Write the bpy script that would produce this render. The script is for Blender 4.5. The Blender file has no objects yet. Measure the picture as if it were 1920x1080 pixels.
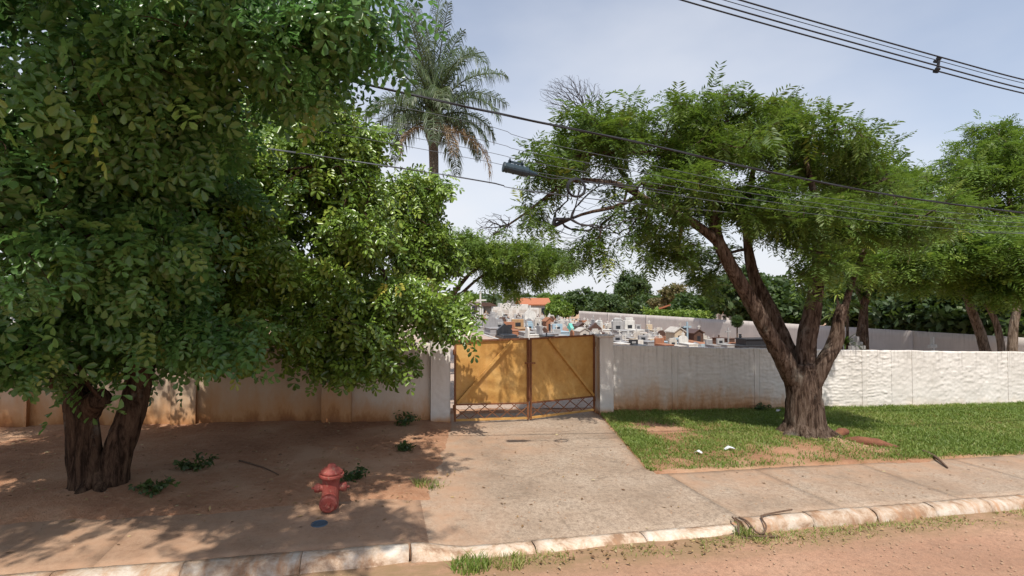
import bpy, math, random
import numpy as np
from mathutils import Vector

# ------------------------------------------------------------------ camera, sky, sun, exposure
SC = bpy.context.scene
COL = SC.collection
cam_d = bpy.data.cameras.new('camera')
cam = bpy.data.objects.new('camera', cam_d)
COL.objects.link(cam)
cam_d.sensor_width = 36.0
cam_d.lens = 18.0                       # 90 degrees across
cam_d.clip_start = 0.05
cam_d.clip_end = 3000
cam.location = (0, 0, 2.6)
cam.rotation_euler = (math.radians(90 + 1.2), 0, math.radians(-15))
SC.camera = cam

SUN_DIR = Vector((-0.14, -0.50, 0.85)).normalized()
world = bpy.data.worlds.new('World')
SC.world = world
world.use_nodes = True
wn = world.node_tree
wn.nodes.clear()
w_out = wn.nodes.new('ShaderNodeOutputWorld')
w_bg = wn.nodes.new('ShaderNodeBackground')
w_sky = wn.nodes.new('ShaderNodeTexSky')
w_sky.sky_type = 'NISHITA'
w_sky.sun_disc = False
w_sky.sun_elevation = math.asin(SUN_DIR.z)
w_sky.sun_rotation = math.atan2(SUN_DIR.x, SUN_DIR.y)
w_sky.air_density = 1.0
w_sky.dust_density = 1.5
w_sky.ozone_density = 1.5
w_sky.altitude = 400
w_bg.inputs['Strength'].default_value = 0.125
# thin high haze: whitens the blue, most towards the horizon
w_geo = wn.nodes.new('ShaderNodeTexCoord')
w_sep = wn.nodes.new('ShaderNodeSeparateXYZ')
wn.links.new(w_geo.outputs['Generated'], w_sep.inputs[0])
w_map = wn.nodes.new('ShaderNodeMapRange')
for k, v in zip(('From Min', 'From Max', 'To Min', 'To Max'), (0.0, 0.60, 0.97, 0.22)): w_map.inputs[k].default_value = v
wn.links.new(w_sep.outputs['Z'], w_map.inputs['Value'])
w_noi = wn.nodes.new('ShaderNodeTexNoise')
w_noi.inputs['Scale'].default_value = 1.6; w_noi.inputs['Detail'].default_value = 5; w_noi.inputs['Roughness'].default_value = 0.5
w_mp = wn.nodes.new('ShaderNodeMapping'); w_mp.inputs['Scale'].default_value = (1, 1, 2.2)
wn.links.new(w_geo.outputs['Generated'], w_mp.inputs['Vector']); wn.links.new(w_mp.outputs[0], w_noi.inputs['Vector'])
w_nr = wn.nodes.new('ShaderNodeMapRange')
for k, v in zip(('From Min', 'From Max', 'To Min', 'To Max'), (0.3, 0.7, -0.22, 0.22)): w_nr.inputs[k].default_value = v
wn.links.new(w_noi.outputs['Fac'], w_nr.inputs['Value'])
w_add = wn.nodes.new('ShaderNodeMath'); w_add.operation = 'ADD'; w_add.use_clamp = True
wn.links.new(w_map.outputs[0], w_add.inputs[0]); wn.links.new(w_nr.outputs[0], w_add.inputs[1])
w_mix = wn.nodes.new('ShaderNodeMix'); w_mix.data_type = 'RGBA'
w_mix.inputs[7].default_value = (5.15, 5.28, 5.62, 1)
wn.links.new(w_add.outputs[0], w_mix.inputs[0])
wn.links.new(w_sky.outputs[0], w_mix.inputs[6])
wn.links.new(w_mix.outputs[2], w_bg.inputs[0])
wn.links.new(w_bg.outputs[0], w_out.inputs[0])

sun_d = bpy.data.lights.new('sun', 'SUN')
sun_d.energy = 4.0
sun_d.angle = math.radians(0.7)
sun_d.color = (1.0, 0.95, 0.87)
sun = bpy.data.objects.new('sun', sun_d)
COL.objects.link(sun)
sun.rotation_euler = SUN_DIR.to_track_quat('Z', 'Y').to_euler()

SC.view_settings.view_transform = 'Standard'
SC.view_settings.look = 'None'
SC.view_settings.exposure = 0.42
SC.view_settings.gamma = 1.0
SC.cycles.max_bounces = 8
SC.cycles.diffuse_bounces = 4
SC.cycles.transmission_bounces = 6
SC.cycles.transparent_max_bounces = 8

rng = np.random.default_rng(7)
random.seed(7)

# ------------------------------------------------------------------ numpy noise
def _hash(ix, iy, iz, seed):
    h = (ix.astype(np.int64) * 374761393 + iy.astype(np.int64) * 668265263
         + iz.astype(np.int64) * 1274126177 + seed * 974634777) & 0xFFFFFFFF
    h = ((h ^ (h >> 13)) * 1274126177) & 0xFFFFFFFF
    h = (h ^ (h >> 16)) & 0xFFFFFFFF
    return h.astype(np.float64) / 4294967295.0

def vnoise(x, y, z=None, seed=0):
    x = np.asarray(x, float); y = np.asarray(y, float)
    z = np.zeros_like(x) if z is None else np.asarray(z, float)
    xi, yi, zi = np.floor(x), np.floor(y), np.floor(z)
    fx, fy, fz = x - xi, y - yi, z - zi
    fx, fy, fz = [f * f * (3 - 2 * f) for f in (fx, fy, fz)]
    r = 0
    for dx in (0, 1):
        for dy in (0, 1):
            for dz in (0, 1):
                w = (fx if dx else 1 - fx) * (fy if dy else 1 - fy) * (fz if dz else 1 - fz)
                r = r + w * _hash(xi + dx, yi + dy, zi + dz, seed)
    return r

def fbm(x, y, z=None, seed=0, o=4):
    s, a, t, f = 0, 0.5, 0, 1.0
    for k in range(o):
        s = s + a * vnoise(x * f, y * f, None if z is None else z * f, seed + k)
        t += a; a *= 0.5; f *= 2.03
    return s / t

def sstep(a, b, x):
    t = np.clip((np.asarray(x, float) - a) / (b - a), 0, 1)
    return t * t * (3 - 2 * t)

# ------------------------------------------------------------------ the lie of the land
def zg(u):                                   # the street falls gently to the right
    return -1.704 * np.tanh(np.asarray(u, float) / 40.0)

def drive_l(v): return np.interp(v, [5.2, 6.4, 10.5], [0.35, 0.55, 1.52])
def drive_r(v): return np.interp(v, [5.2, 7.2, 11.2], [4.25, 4.08, 5.10])

def paved(u, v):
    """0..1: where concrete lies (the soil stays below it)"""
    edge_l = 6.45 + 0.5 * (fbm(u * 1.1, v * 0.0 + 3.3, seed=5) - 0.5)
    edge_r = 6.92 + 0.22 * (fbm(u * 1.7, v * 0.0 + 9.3, seed=6) - 0.5)
    left = (u < 0.9) * sstep(0.12, -0.05, v - edge_l)
    right = (u > 3.9) * sstep(0.06, -0.02, v - edge_r)
    wob = 0.18 * (fbm(u * 2.0, v * 2.0, seed=8) - 0.5)
    drv = sstep(-0.10, 0.14, u - drive_l(v) + wob * 1.6 - 0.05) * sstep(0.03, -0.03, u - drive_r(v) + wob * 0.25) * (v < 11.4)
    return np.clip(np.maximum(np.maximum(left, right), drv), 0, 1)

def G(u, v):
    u = np.asarray(u, float); v = np.asarray(v, float)
    base = zg(u)
    p = paved(u, v)
    soil = 0.150 + 0.05 * (fbm(u * 1.3, v * 1.3, seed=11) - 0.5) + 0.028 * (fbm(u * 6, v * 6, seed=12) - 0.5)
    soil = soil + 0.03 * sstep(7.5, 10.4, v) * (u < 1.2)
    # the low mound of roots round the big tree
    soil = soil + 0.10 * np.exp(-(((u - 8.5) / 0.9) ** 2 + ((v - 8.5) / 0.8) ** 2))
    soil = soil + 0.12 * np.exp(-(((u + 3.1) / 0.7) ** 2 + ((v - 7.2) / 0.6) ** 2))
    h = soil * (1 - p) + 0.085 * p
    dipped = sstep(0.2, 0.7, u) * sstep(4.35, 3.9, u) * sstep(6.3, 5.25, v)
    h = h - 0.08 * dipped * p
    inside = sstep(11.5, 12.5, v)
    h = h * (1 - inside) + inside * (0.10 + 0.05 * (fbm(u * .5, v * .5, seed=13) - .5))
    h = np.where(v < 5.30, -0.05, h)
    return base + h

# ------------------------------------------------------------------ objects
def link(o, parent=None):
    COL.objects.link(o)
    if parent is not None:
        o.parent = parent
    return o

def tag(o, label=None, cat=None, group=None, kind=None):
    if label: o['label'] = label
    if cat: o['category'] = cat
    if group: o['group'] = group
    if kind: o['kind'] = kind
    return o

def empty(name, loc=(0, 0, 0), rz=0.0):
    o = bpy.data.objects.new(name, None)
    o.empty_display_size = 0.2
    o.location = loc
    o.rotation_euler = (0, 0, rz)
    return link(o)

def np_mesh(name, verts, faces, mat=None, attrs=None, smooth=False):
    """faces: (n,k) array or a list of them"""
    verts = np.asarray(verts, np.float32)
    fl = faces if isinstance(faces, list) else [faces]
    fl = [np.asarray(f, np.int32) for f in fl if len(f)]
    me = bpy.data.meshes.new(name)
    me.vertices.add(len(verts))
    me.vertices.foreach_set('co', verts.ravel())
    loops = np.concatenate([f.ravel() for f in fl])
    tot = np.concatenate([np.full(len(f), f.shape[1], np.int32) for f in fl])
    start = np.concatenate([[0], np.cumsum(tot)[:-1]]).astype(np.int32)
    me.loops.add(len(loops))
    me.loops.foreach_set('vertex_index', loops)
    me.polygons.add(len(tot))
    me.polygons.foreach_set('loop_start', start)
    me.polygons.foreach_set('loop_total', tot)
    if smooth:
        me.polygons.foreach_set('use_smooth', np.ones(len(tot), bool))
    for k, a in (attrs or {}).items():
        at = me.attributes.new(k, 'FLOAT', 'POINT')
        at.data.foreach_set('value', np.asarray(a, np.float32).ravel())
    me.update()
    me.validate()
    if mat is not None:
        me.materials.append(mat)
    return me

def obj(name, me, parent=None, loc=None, rot=None):
    o = bpy.data.objects.new(name, me)
    if loc is not None: o.location = loc
    if rot is not None: o.rotation_euler = rot
    return link(o, parent)

class MB:
    """collects simple solids into one mesh"""
    def __init__(s): s.v = []; s.f = []
    def add(s, v, f):
        n = len(s.v); s.v += [tuple(p) for p in v]; s.f += [tuple(i + n for i in q) for q in f]
        return s
    def box(s, x0, x1, y0, y1, z0, z1, b=0.0):
        if b <= 0:
            v = [(x0,y0,z0),(x1,y0,z0),(x1,y1,z0),(x0,y1,z0),(x0,y0,z1),(x1,y0,z1),(x1,y1,z1),(x0,y1,z1)]
            return s.add(v, [(0,3,2,1),(4,5,6,7),(0,1,5,4),(1,2,6,5),(2,3,7,6),(3,0,4,7)])
        v = [(x0,y0,z0),(x1,y0,z0),(x1,y1,z0),(x0,y1,z0),(x0,y0,z1-b),(x1,y0,z1-b),(x1,y1,z1-b),(x0,y1,z1-b),
             (x0+b,y0+b,z1),(x1-b,y0+b,z1),(x1-b,y1-b,z1),(x0+b,y1-b,z1)]
        return s.add(v, [(0,3,2,1),(0,1,5,4),(1,2,6,5),(2,3,7,6),(3,0,4,7),(4,5,9,8),(5,6,10,9),(6,7,11,10),(7,4,8,11),(8,9,10,11)])
    def prism(s, pts, y0, y1):
        """outline pts (x,z) extruded along y"""
        n = len(pts)
        v = [(x, y0, z) for x, z in pts] + [(x, y1, z) for x, z in pts]
        f = [tuple(range(n)), tuple(range(2 * n - 1, n - 1, -1))]
        f += [((i + 1) % n, i, n + i, n + (i + 1) % n) for i in range(n)]
        return s.add(v, f)
    def tube(s, pts, rad, n=8, cap=True):
        P = [Vector(p[:3]) for p in pts]
        R = [rad] * len(P) if np.isscalar(rad) else list(rad)
        base = len(s.v)
        t = (P[1] - P[0]).normalized()
        ref = Vector((0, 0, 1)) if abs(t.z) < 0.9 else Vector((1, 0, 0))
        a = t.cross(ref).normalized()
        for i, p in enumerate(P):
            t = (P[min(i + 1, len(P) - 1)] - P[max(i - 1, 0)]).normalized()
            a = (a - t * a.dot(t)).normalized()
            b = t.cross(a)
            for k in range(n):
                an = 2 * math.pi * k / n
                s.v.append(tuple(p + (a * math.cos(an) + b * math.sin(an)) * R[i]))
        for i in range(len(P) - 1):
            for k in range(n):
                k2 = (k + 1) % n
                s.f.append((base + i*n + k, base + i*n + k2, base + (i+1)*n + k2, base + (i+1)*n + k))
        if cap:
            s.f.append(tuple(base + k for k in range(n))[::-1])
            s.f.append(tuple(base + (len(P)-1)*n + k for k in range(n)))
        return s
    def bar(s, p, q, w, h):
        """rectangular bar from p to q, w across, h high (h roughly along z)"""
        P, Q = Vector(p), Vector(q)
        t = (Q - P).normalized()
        ref = Vector((0, 0, 1)) if abs(t.z) < 0.95 else Vector((0, 1, 0))
        a = t.cross(ref).normalized(); b = a.cross(t).normalized()
        c = [(-w/2,-h/2),(w/2,-h/2),(w/2,h/2),(-w/2,h/2)]
        v = [tuple(P + a*i + b*j) for i, j in c] + [tuple(Q + a*i + b*j) for i, j in c]
        return s.add(v, [(0,3,2,1),(4,5,6,7),(0,1,5,4),(1,2,6,5),(2,3,7,6),(3,0,4,7)])
    def lathe(s, prof, n=20, c=(0, 0)):
        """profile (r,z) spun about z"""
        base = len(s.v)
        for r, z in prof:
            for k in range(n):
                an = 2 * math.pi * k / n
                s.v.append((c[0] + r * math.cos(an), c[1] + r * math.sin(an), z))
        for i in range(len(prof) - 1):
            for k in range(n):
                k2 = (k + 1) % n
                s.f.append((base + i*n + k, base + i*n + k2, base + (i+1)*n + k2, base + (i+1)*n + k))
        s.f.append(tuple(base + k for k in range(n))[::-1])
        s.f.append(tuple(base + (len(prof)-1)*n + k for k in range(n)))
        return s
    def mesh(s, name, mat, smooth=False):
        me = bpy.data.meshes.new(name)
        me.from_pydata(s.v, [], s.f)
        if smooth:
            me.polygons.foreach_set('use_smooth', np.ones(len(me.polygons), bool))
        me.materials.append(mat)
        me.update()
        return me
    def build(s, name, mat, parent=None, loc=None, rot=None, smooth=False):
        return obj(name, s.mesh(name, mat, smooth), parent, loc, rot)

# ------------------------------------------------------------------ materials
class NT:
    def __init__(s, name):
        s.m = bpy.data.materials.new(name); s.m.use_nodes = True
        s.t = s.m.node_tree; s.t.nodes.clear()
        s.out = s.t.nodes.new('ShaderNodeOutputMaterial')
    def n(s, typ, **kw):
        nd = s.t.nodes.new(typ)
        for k, v in kw.items():
            if k in nd.inputs: nd.inputs[k].default_value = v
            else: setattr(nd, k, v)
        return nd
    def l(s, a, b): s.t.links.new(a, b)
    def pos(s, scale=(1, 1, 1), obj_space=False):
        if obj_space:
            src = s.n('ShaderNodeTexCoord').outputs['Object']
        else:
            src = s.n('ShaderNodeNewGeometry').outputs['Position']
        mp = s.n('ShaderNodeMapping'); mp.inputs['Scale'].default_value = scale
        s.l(src, mp.inputs['Vector'])
        return mp.outputs[0]
    def noise(s, vec, scale, detail=5, rough=0.6, dist=0.0):
        nd = s.n('ShaderNodeTexNoise')
        nd.inputs['Scale'].default_value = scale; nd.inputs['Detail'].default_value = detail
        nd.inputs['Roughness'].default_value = rough; nd.inputs['Distortion'].default_value = dist
        s.l(vec, nd.inputs['Vector'])
        return nd.outputs['Fac']
    def ramp(s, fac, stops):
        nd = s.n('ShaderNodeValToRGB'); e = nd.color_ramp.elements
        while len(e) < len(stops): e.new(0.5)
        for el, (p, c) in zip(e, stops):
            el.position = p; el.color = (*c, 1) if len(c) == 3 else c
        s.l(fac, nd.inputs[0])
        return nd.outputs[0]
    def rng(s, fac, a, b, c=0.0, d=1.0):
        nd = s.n('ShaderNodeMapRange'); nd.clamp = True
        for k, v in zip(('From Min', 'From Max', 'To Min', 'To Max'), (a, b, c, d)): nd.inputs[k].default_value = v
        s.l(fac, nd.inputs['Value'])
        return nd.outputs[0]
    def mix(s, fac, a, b, mode='MIX'):
        nd = s.n('ShaderNodeMix'); nd.data_type = 'RGBA'; nd.blend_type = mode
        for sock, val in ((nd.inputs[0], fac), (nd.inputs[6], a), (nd.inputs[7], b)):
            if hasattr(val, 'is_linked'): s.l(val, sock)
            else: sock.default_value = val if np.isscalar(val) else (*val, 1)
        return nd.outputs[2]
    def math(s, op, a, b=0.0):
        nd = s.n('ShaderNodeMath'); nd.operation = op
        for sock, val in ((nd.inputs[0], a), (nd.inputs[1], b)):
            if hasattr(val, 'is_linked'): s.l(val, sock)
            else: sock.default_value = val
        return nd.outputs[0]
    def attr(s, name):
        nd = s.n('ShaderNodeAttribute'); nd.attribute_name = name
        return nd.outputs['Fac']
    def bsdf(s, col, rough=0.8, spec=0.3, metal=0.0, bump=None, bstr=0.4, bdist=0.02):
        b = s.n('ShaderNodeBsdfPrincipled')
        for sock, val in ((b.inputs['Base Color'], col), (b.inputs['Roughness'], rough)):
            if hasattr(val, 'is_linked'): s.l(val, sock)
            else: sock.default_value = val if np.isscalar(val) else (*val, 1)
        b.inputs['Specular IOR Level'].default_value = spec
        b.inputs['Metallic'].default_value = metal
        if bump is not None:
            bn = s.n('ShaderNodeBump'); bn.inputs['Strength'].default_value = bstr
            bn.inputs['Distance'].default_value = bdist
            s.l(bump, bn.inputs['Height']); s.l(bn.outputs[0], b.inputs['Normal'])
        return b
    def done(s, b):
        s.l(b.outputs[0], s.out.inputs['Surface'])
        return s.m

def worn(name, c1, c2, scale=3.0, rough=0.8, bump=0.3, bdist=0.01, stretch=(1, 1, 1), c3=None, spec=0.3, metal=0.0, obj_space=False):
    t = NT(name)
    p = t.pos(stretch, obj_space)
    a = t.noise(p, scale, 8, 0.65)
    b = t.noise(p, scale * 9, 4, 0.6)
    col = t.mix(t.rng(a, 0.3, 0.7), c1, c2)
    if c3 is not None:
        col = t.mix(t.rng(t.noise(p, scale * 2.3, 8, 0.7, 0.4), 0.55, 0.68), col, c3)
    col = t.mix(t.rng(b, 0.2, 0.8, 0.0, 0.35), col, tuple(x * 0.6 for x in c1))
    return t.done(t.bsdf(col, rough, spec, metal, t.math('ADD', t.math('MULTIPLY', a, 0.5), b), bump, bdist))

SOIL = (0.36, 0.185, 0.105); SOIL_D = (0.25, 0.118, 0.066); SOIL_L = (0.46, 0.285, 0.18)

def mat_ground():
    t = NT('soil')
    p = t.pos()
    big = t.noise(p, 0.8, 6, 0.6); fine = t.noise(p, 14, 6, 0.65); grit = t.noise(p, 55, 3, 0.75)
    col = t.ramp(big, [(0.36, SOIL_D), (0.5, SOIL), (0.64, SOIL_L)])
    col = t.mix(t.rng(fine, 0.35, 0.75, 0, 0.55), col, SOIL_L)
    col = t.mix(t.rng(grit, 0.6, 0.75, 0, 0.6), col, (0.16, 0.07, 0.04))
    g = t.math('MULTIPLY', t.attr('grass'), t.rng(t.noise(p, 5, 6, 0.7), 0.3, 0.55))
    col = t.mix(g, col, (0.11, 0.125, 0.035))
    # inside the graveyard the soil is paler and sandier
    col = t.mix(t.attr('yard'), col, t.ramp(big, [(0.3, (0.38, 0.22, 0.14)), (0.6, (0.46, 0.32, 0.22))]))
    return t.done(t.bsdf(col, 0.95, 0.1, bump=t.math('ADD', fine, t.math('MULTIPLY', grit, 0.5)), bstr=1.0, bdist=0.03))

def mat_concrete(name='concrete', base=(0.355, 0.272, 0.200), pale=(0.455, 0.368, 0.285), dark=(0.215, 0.162, 0.118)):
    t = NT(name)
    p = t.pos()
    big = t.noise(p, 0.9, 8, 0.62, 0.3); mid = t.noise(p, 4.5, 8, 0.7); fine = t.noise(p, 45, 5, 0.75); grit = t.noise(p, 130, 2, 0.6)
    col = t.ramp(big, [(0.34, dark), (0.48, base), (0.62, pale)])
    col = t.mix(t.rng(mid, 0.35, 0.65, 0.0, 0.55), col, base)
    col = t.mix(t.rng(fine, 0.45, 0.62, 0.0, 0.75), col, dark)
    col = t.mix(t.rng(grit, 0.62, 0.75, 0.0, 0.6), col, (0.60, 0.55, 0.47))
    col = t.mix(t.rng(t.noise(p, 16, 6, 0.75), 0.46, 0.60, 0.0, 0.55), col, tuple(x * .72 for x in dark))
    col = t.mix(t.rng(t.noise(p, 24, 4, 0.7), 0.60, 0.70, 0.0, 0.5), col, pale)
    # dark old tyre marks and water stains
    st = t.noise(t.pos((0.5, 2.6, 1)), 1.2, 6, 0.65, 0.6)
    col = t.mix(t.rng(st, 0.60, 0.72, 0, 0.40), col, (0.16, 0.13, 0.105))
    # hairline cracks
    vo = t.n('ShaderNodeTexVoronoi'); vo.feature = 'DISTANCE_TO_EDGE'; vo.inputs['Scale'].default_value = 0.42
    wob = t.n('ShaderNodeMix'); wob.data_type = 'VECTOR'; wob.inputs[0].default_value = 0.12
    nz = t.n('ShaderNodeTexNoise'); nz.inputs['Scale'].default_value = 2.5; nz.inputs['Detail'].default_value = 6; t.l(p, nz.inputs['Vector'])
    t.l(p, wob.inputs[4]); t.l(nz.outputs['Color'], wob.inputs[5]); t.l(wob.outputs[1], vo.inputs['Vector'])
    ck = t.math('MULTIPLY', t.rng(vo.outputs['Distance'], 0.006, 0.0015), t.rng(mid, 0.48, 0.58))
    col = t.mix(t.math('MULTIPLY', ck, 0.5), col, (0.09, 0.065, 0.05))
    # washed-on red soil
    d = t.math('MULTIPLY', t.attr('dirt'), t.rng(t.noise(p, 2.2, 7, 0.68), 0.28, 0.62))
    col = t.mix(d, col, t.mix(t.rng(mid, 0.3, 0.7), (0.37, 0.215, 0.13), (0.41, 0.275, 0.185)))
    return t.done(t.bsdf(col, 0.9, 0.2, bump=t.math('ADD', fine, t.math('MULTIPLY', mid, 0.6)), bstr=0.45, bdist=0.012))

def mat_road():
    t = NT('dusty_asphalt')
    p = t.pos((0.45, 1, 1))
    big = t.noise(p, 0.9, 7, 0.6, 0.4); mid = t.noise(p, 5, 8, 0.7); grit = t.noise(t.pos(), 90, 4, 0.75)
    col = t.ramp(big, [(0.30, (0.32, 0.18, 0.115)), (0.48, (0.42, 0.235, 0.15)), (0.66, (0.49, 0.29, 0.19))])
    col = t.mix(t.rng(mid, 0.45, 0.75, 0, 0.5), col, (0.33, 0.22, 0.15))
    col = t.mix(t.rng(grit, 0.46, 0.66, 0, 0.7), col, (0.20, 0.13, 0.09))
    col = t.mix(t.rng(t.noise(t.pos((0.7, 1.6, 1)), 2.4, 8, 0.72, 0.8), 0.56, 0.68, 0, 0.6), col, (0.24, 0.145, 0.095))
    col = t.mix(t.rng(t.noise(t.pos(), 17, 6, 0.75), 0.46, 0.62, 0.0, 0.5), col, (0.22, 0.13, 0.085))
    col = t.mix(t.rng(t.noise(t.pos(), 26, 4, 0.7), 0.60, 0.70, 0.0, 0.5), col, (0.52, 0.34, 0.24))
    col = t.mix(t.math('MULTIPLY', t.attr('gutter'), t.rng(t.noise(t.pos((0.6, 1.5, 1)), 3, 7, 0.7), 0.3, 0.58)), col, (0.25, 0.165, 0.09))
    return t.done(t.bsdf(col, 0.92, 0.2, bump=t.math('ADD', grit, mid), bstr=0.5, bdist=0.012))

def mat_wall(name, base, shade, mud=(0.47, 0.215, 0.075), mud_h=0.5, grime=0.5, fine_bump=0.25):
    """lime-washed wall, red mud splashed up its foot, grey streaks from the top"""
    t = NT(name)
    p = t.pos(); h = t.attr('hgt'); ht = t.attr('top')
    big = t.noise(p, 1.1, 7, 0.6); fine = t.noise(p, 22, 6, 0.7)
    col = t.mix(t.rng(big, 0.3, 0.7), base, shade)
    streak = t.noise(t.pos((7, 7, 0.45)), 1.6, 6, 0.65)
    col = t.mix(t.math('MULTIPLY', t.rng(streak, 0.5, 0.68), t.rng(ht, 0.0, 0.9, grime, 0.05)), col, (0.20, 0.17, 0.145))
    col = t.mix(t.rng(fine, 0.62, 0.75, 0, 0.5), col, (0.36, 0.30, 0.25))
    edge = t.math('ADD', h, t.math('MULTIPLY', t.math('SUBTRACT', t.noise(t.pos((1.6, 1.6, 0.6)), 1.4, 7, 0.7), 0.5), mud_h * 1.6))
    ma = t.attr('mud')
    edge = t.math('ADD', edge, t.math('MULTIPLY', t.math('SUBTRACT', 1.0, ma), mud_h * 0.9))
    col = t.mix(t.rng(edge, mud_h * 1.25, mud_h * 0.35, 0, 0.55), col, (0.55, 0.36, 0.20))
    col = t.mix(t.rng(edge, mud_h * 0.85, mud_h * 0.1, 0, 0.92), col, mud)
    col = t.mix(t.rng(edge, mud_h * 0.30, -0.05, 0, 0.8), col, (0.20, 0.085, 0.045))
    return t.done(t.bsdf(col, 0.93, 0.15, bump=fine, bstr=fine_bump, bdist=0.01))

def mat_leaf(name, stops, trans=0.32, rough=0.42, tcol=(0.24, 0.38, 0.04)):
    t = NT(name)
    col = t.ramp(t.attr('rnd'), stops)
    b = t.bsdf(col, rough, 0.5)
    tr = t.n('ShaderNodeBsdfTranslucent')
    t.l(t.mix(0.55, col, tcol), tr.inputs['Color'])
    mx = t.n('ShaderNodeMixShader'); mx.inputs[0].default_value = trans
    t.l(b.outputs[0], mx.inputs[1]); t.l(tr.outputs[0], mx.inputs[2])
    return t.done(mx)

def mat_bark(name, c1, c2, c3, scale=5.0):
    t = NT(name)
    p = t.pos((3.2, 3.2, 0.55))
    ridge = t.noise(p, scale, 8, 0.7, 0.6); patch = t.noise(t.pos(), 2.2, 6, 0.65); fine = t.noise(t.pos((2, 2, 1)), 40, 4, 0.7)
    col = t.ramp(ridge, [(0.40, tuple(x * .6 for x in c1)), (0.5, c2), (0.62, c3)])
    col = t.mix(t.rng(patch, 0.58, 0.70, 0, 0.55), col, (0.30, 0.285, 0.24))
    col = t.mix(t.rng(fine, 0.3, 0.7, 0.0, 0.3), col, c1)
    return t.done(t.bsdf(col, 0.95, 0.1, bump=t.math('ADD', ridge, t.math('MULTIPLY', fine, 0.3)), bstr=1.0, bdist=0.07))

def flat(name, c, rough=0.6, metal=0.0, spec=0.4):
    t = NT(name)
    p = t.pos()
    col = t.mix(t.rng(t.noise(p, 9, 6, 0.7), 0.3, 0.75), c, tuple(x * 0.72 for x in c))
    return t.done(t.bsdf(col, rough, spec, metal))

M_GROUND = mat_ground()
M_CONC = mat_concrete()
M_CONC_L = mat_concrete('dusty_paving', (0.31, 0.195, 0.125), (0.38, 0.26, 0.175), (0.23, 0.135, 0.085))
M_ROAD = mat_road()
M_WALL_L = mat_wall('cream_limewash', (0.54, 0.43, 0.33), (0.44, 0.345, 0.26), mud_h=0.85, grime=0.8)
M_WALL_R = mat_wall('white_limewash_rough', (0.70, 0.655, 0.60), (0.58, 0.535, 0.48), mud_h=0.72, grime=0.5, fine_bump=0.4)
M_POST = mat_wall('grey_limewash', (0.66, 0.62, 0.57), (0.57, 0.53, 0.48), mud_h=0.16, grime=0.25)
M_WALL_W = mat_wall('whitish_limewash', (0.64, 0.585, 0.52), (0.53, 0.475, 0.415), mud_h=0.62, grime=0.5)
M_SIDE = mat_wall('grey_render', (0.55, 0.49, 0.45), (0.47, 0.42, 0.385), mud_h=0.2, grime=0.4)

# ------------------------------------------------------------------ ground, road
def span(a, b, d): return np.arange(a, b - d * 0.01, d)
gu = np.unique(np.round(np.concatenate([[-600, -300, -150, -90, -60, -40, -28, -20, -15], span(-12, 24, 0.11), span(24, 40, 1.0), [45, 55, 70, 90, 120, 170, 260, 400, 700]]), 3))
gv = np.unique(np.round(np.concatenate([[-400, -200, -100, -50, -25, -12, -6, 0, 3, 5.0, 5.22, 5.23, 5.31], span(5.4, 11.7, 0.10), span(11.7, 14, 0.5), span(14, 40, 2.0), span(40, 110, 6), [120, 150, 200, 280, 400, 700]]), 3))
U, V = np.meshgrid(gu, gv, indexing='ij')
Z = G(U, V)
Z = np.where(V < 5.225, zg(U) - 0.06, Z)
nu, nv = U.shape
idx = np.arange(nu * nv).reshape(nu, nv)
gf = np.stack([idx[:-1, :-1], idx[1:, :-1], idx[1:, 1:], idx[:-1, 1:]], -1).reshape(-1, 4)

def grass_mask(u, v):
    """how thick the lawn is, 0..1"""
    n = fbm(u * 0.9, v * 0.9, seed=21) * 0.6 + fbm(u * 3.1, v * 3.1, seed=22) * 0.4
    m = (u > drive_r(v) + 0.02) * (v > 6.95) * (v < 11.12)
    wear = 0.62 * np.exp(-(((u - 7.2) / 2.4) ** 2 + ((v - 7.3) / 0.55) ** 2)) + 0.55 * np.exp(-(((u - 9.3) / 0.9) ** 2 + ((v - 7.9) / 0.5) ** 2))
    wear = 0.40 * wear + 0.12 * (u < 8) + 0.22 * np.exp(-(((u - 5.6) / 1.6) ** 2 + ((v - 7.5) / 0.7) ** 2)) + 0.30 * np.exp(-(((u - 5.9) / 0.7) ** 2 + ((v - 9.3) / 0.7) ** 2)) + 0.25 * sstep(0.15, 0.0, v - 6.95)
    return m * np.clip(sstep(0.20, 0.78, n + 0.25 - wear), 0, 1)

ground = obj('ground', np_mesh('ground', np.stack([U, V, Z], -1).reshape(-1, 3), gf, M_GROUND,
             {'grass': grass_mask(U, V), 'yard': sstep(11.0, 13.0, V)}, smooth=True))
tag(ground, kind='structure')

ru = np.unique(np.concatenate([[-120, -60, -30, -15], span(-10, 20, 0.25), [25, 35, 60, 120]]))
rv = np.concatenate([[-5, -2, 0, 2, 3], span(3.4, 5.26, 0.09)])
RU, RV = np.meshgrid(ru, rv, indexing='ij')
RZ = zg(RU) + 0.010 * (fbm(RU * 1.2, RV * 2, seed=31) - 0.5) + 0.035 * sstep(4.75, 5.25, RV) * fbm(RU * 1.5, RV, seed=32)
ridx = np.arange(RU.size).reshape(RU.shape)
rf = np.stack([ridx[:-1, :-1], ridx[1:, :-1], ridx[1:, 1:], ridx[:-1, 1:]], -1).reshape(-1, 4)
road = obj('road', np_mesh('road', np.stack([RU, RV, RZ], -1).reshape(-1, 3), rf, M_ROAD, {'gutter': sstep(4.55, 4.95, RV)}, smooth=True))
tag(road, kind='structure')

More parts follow.
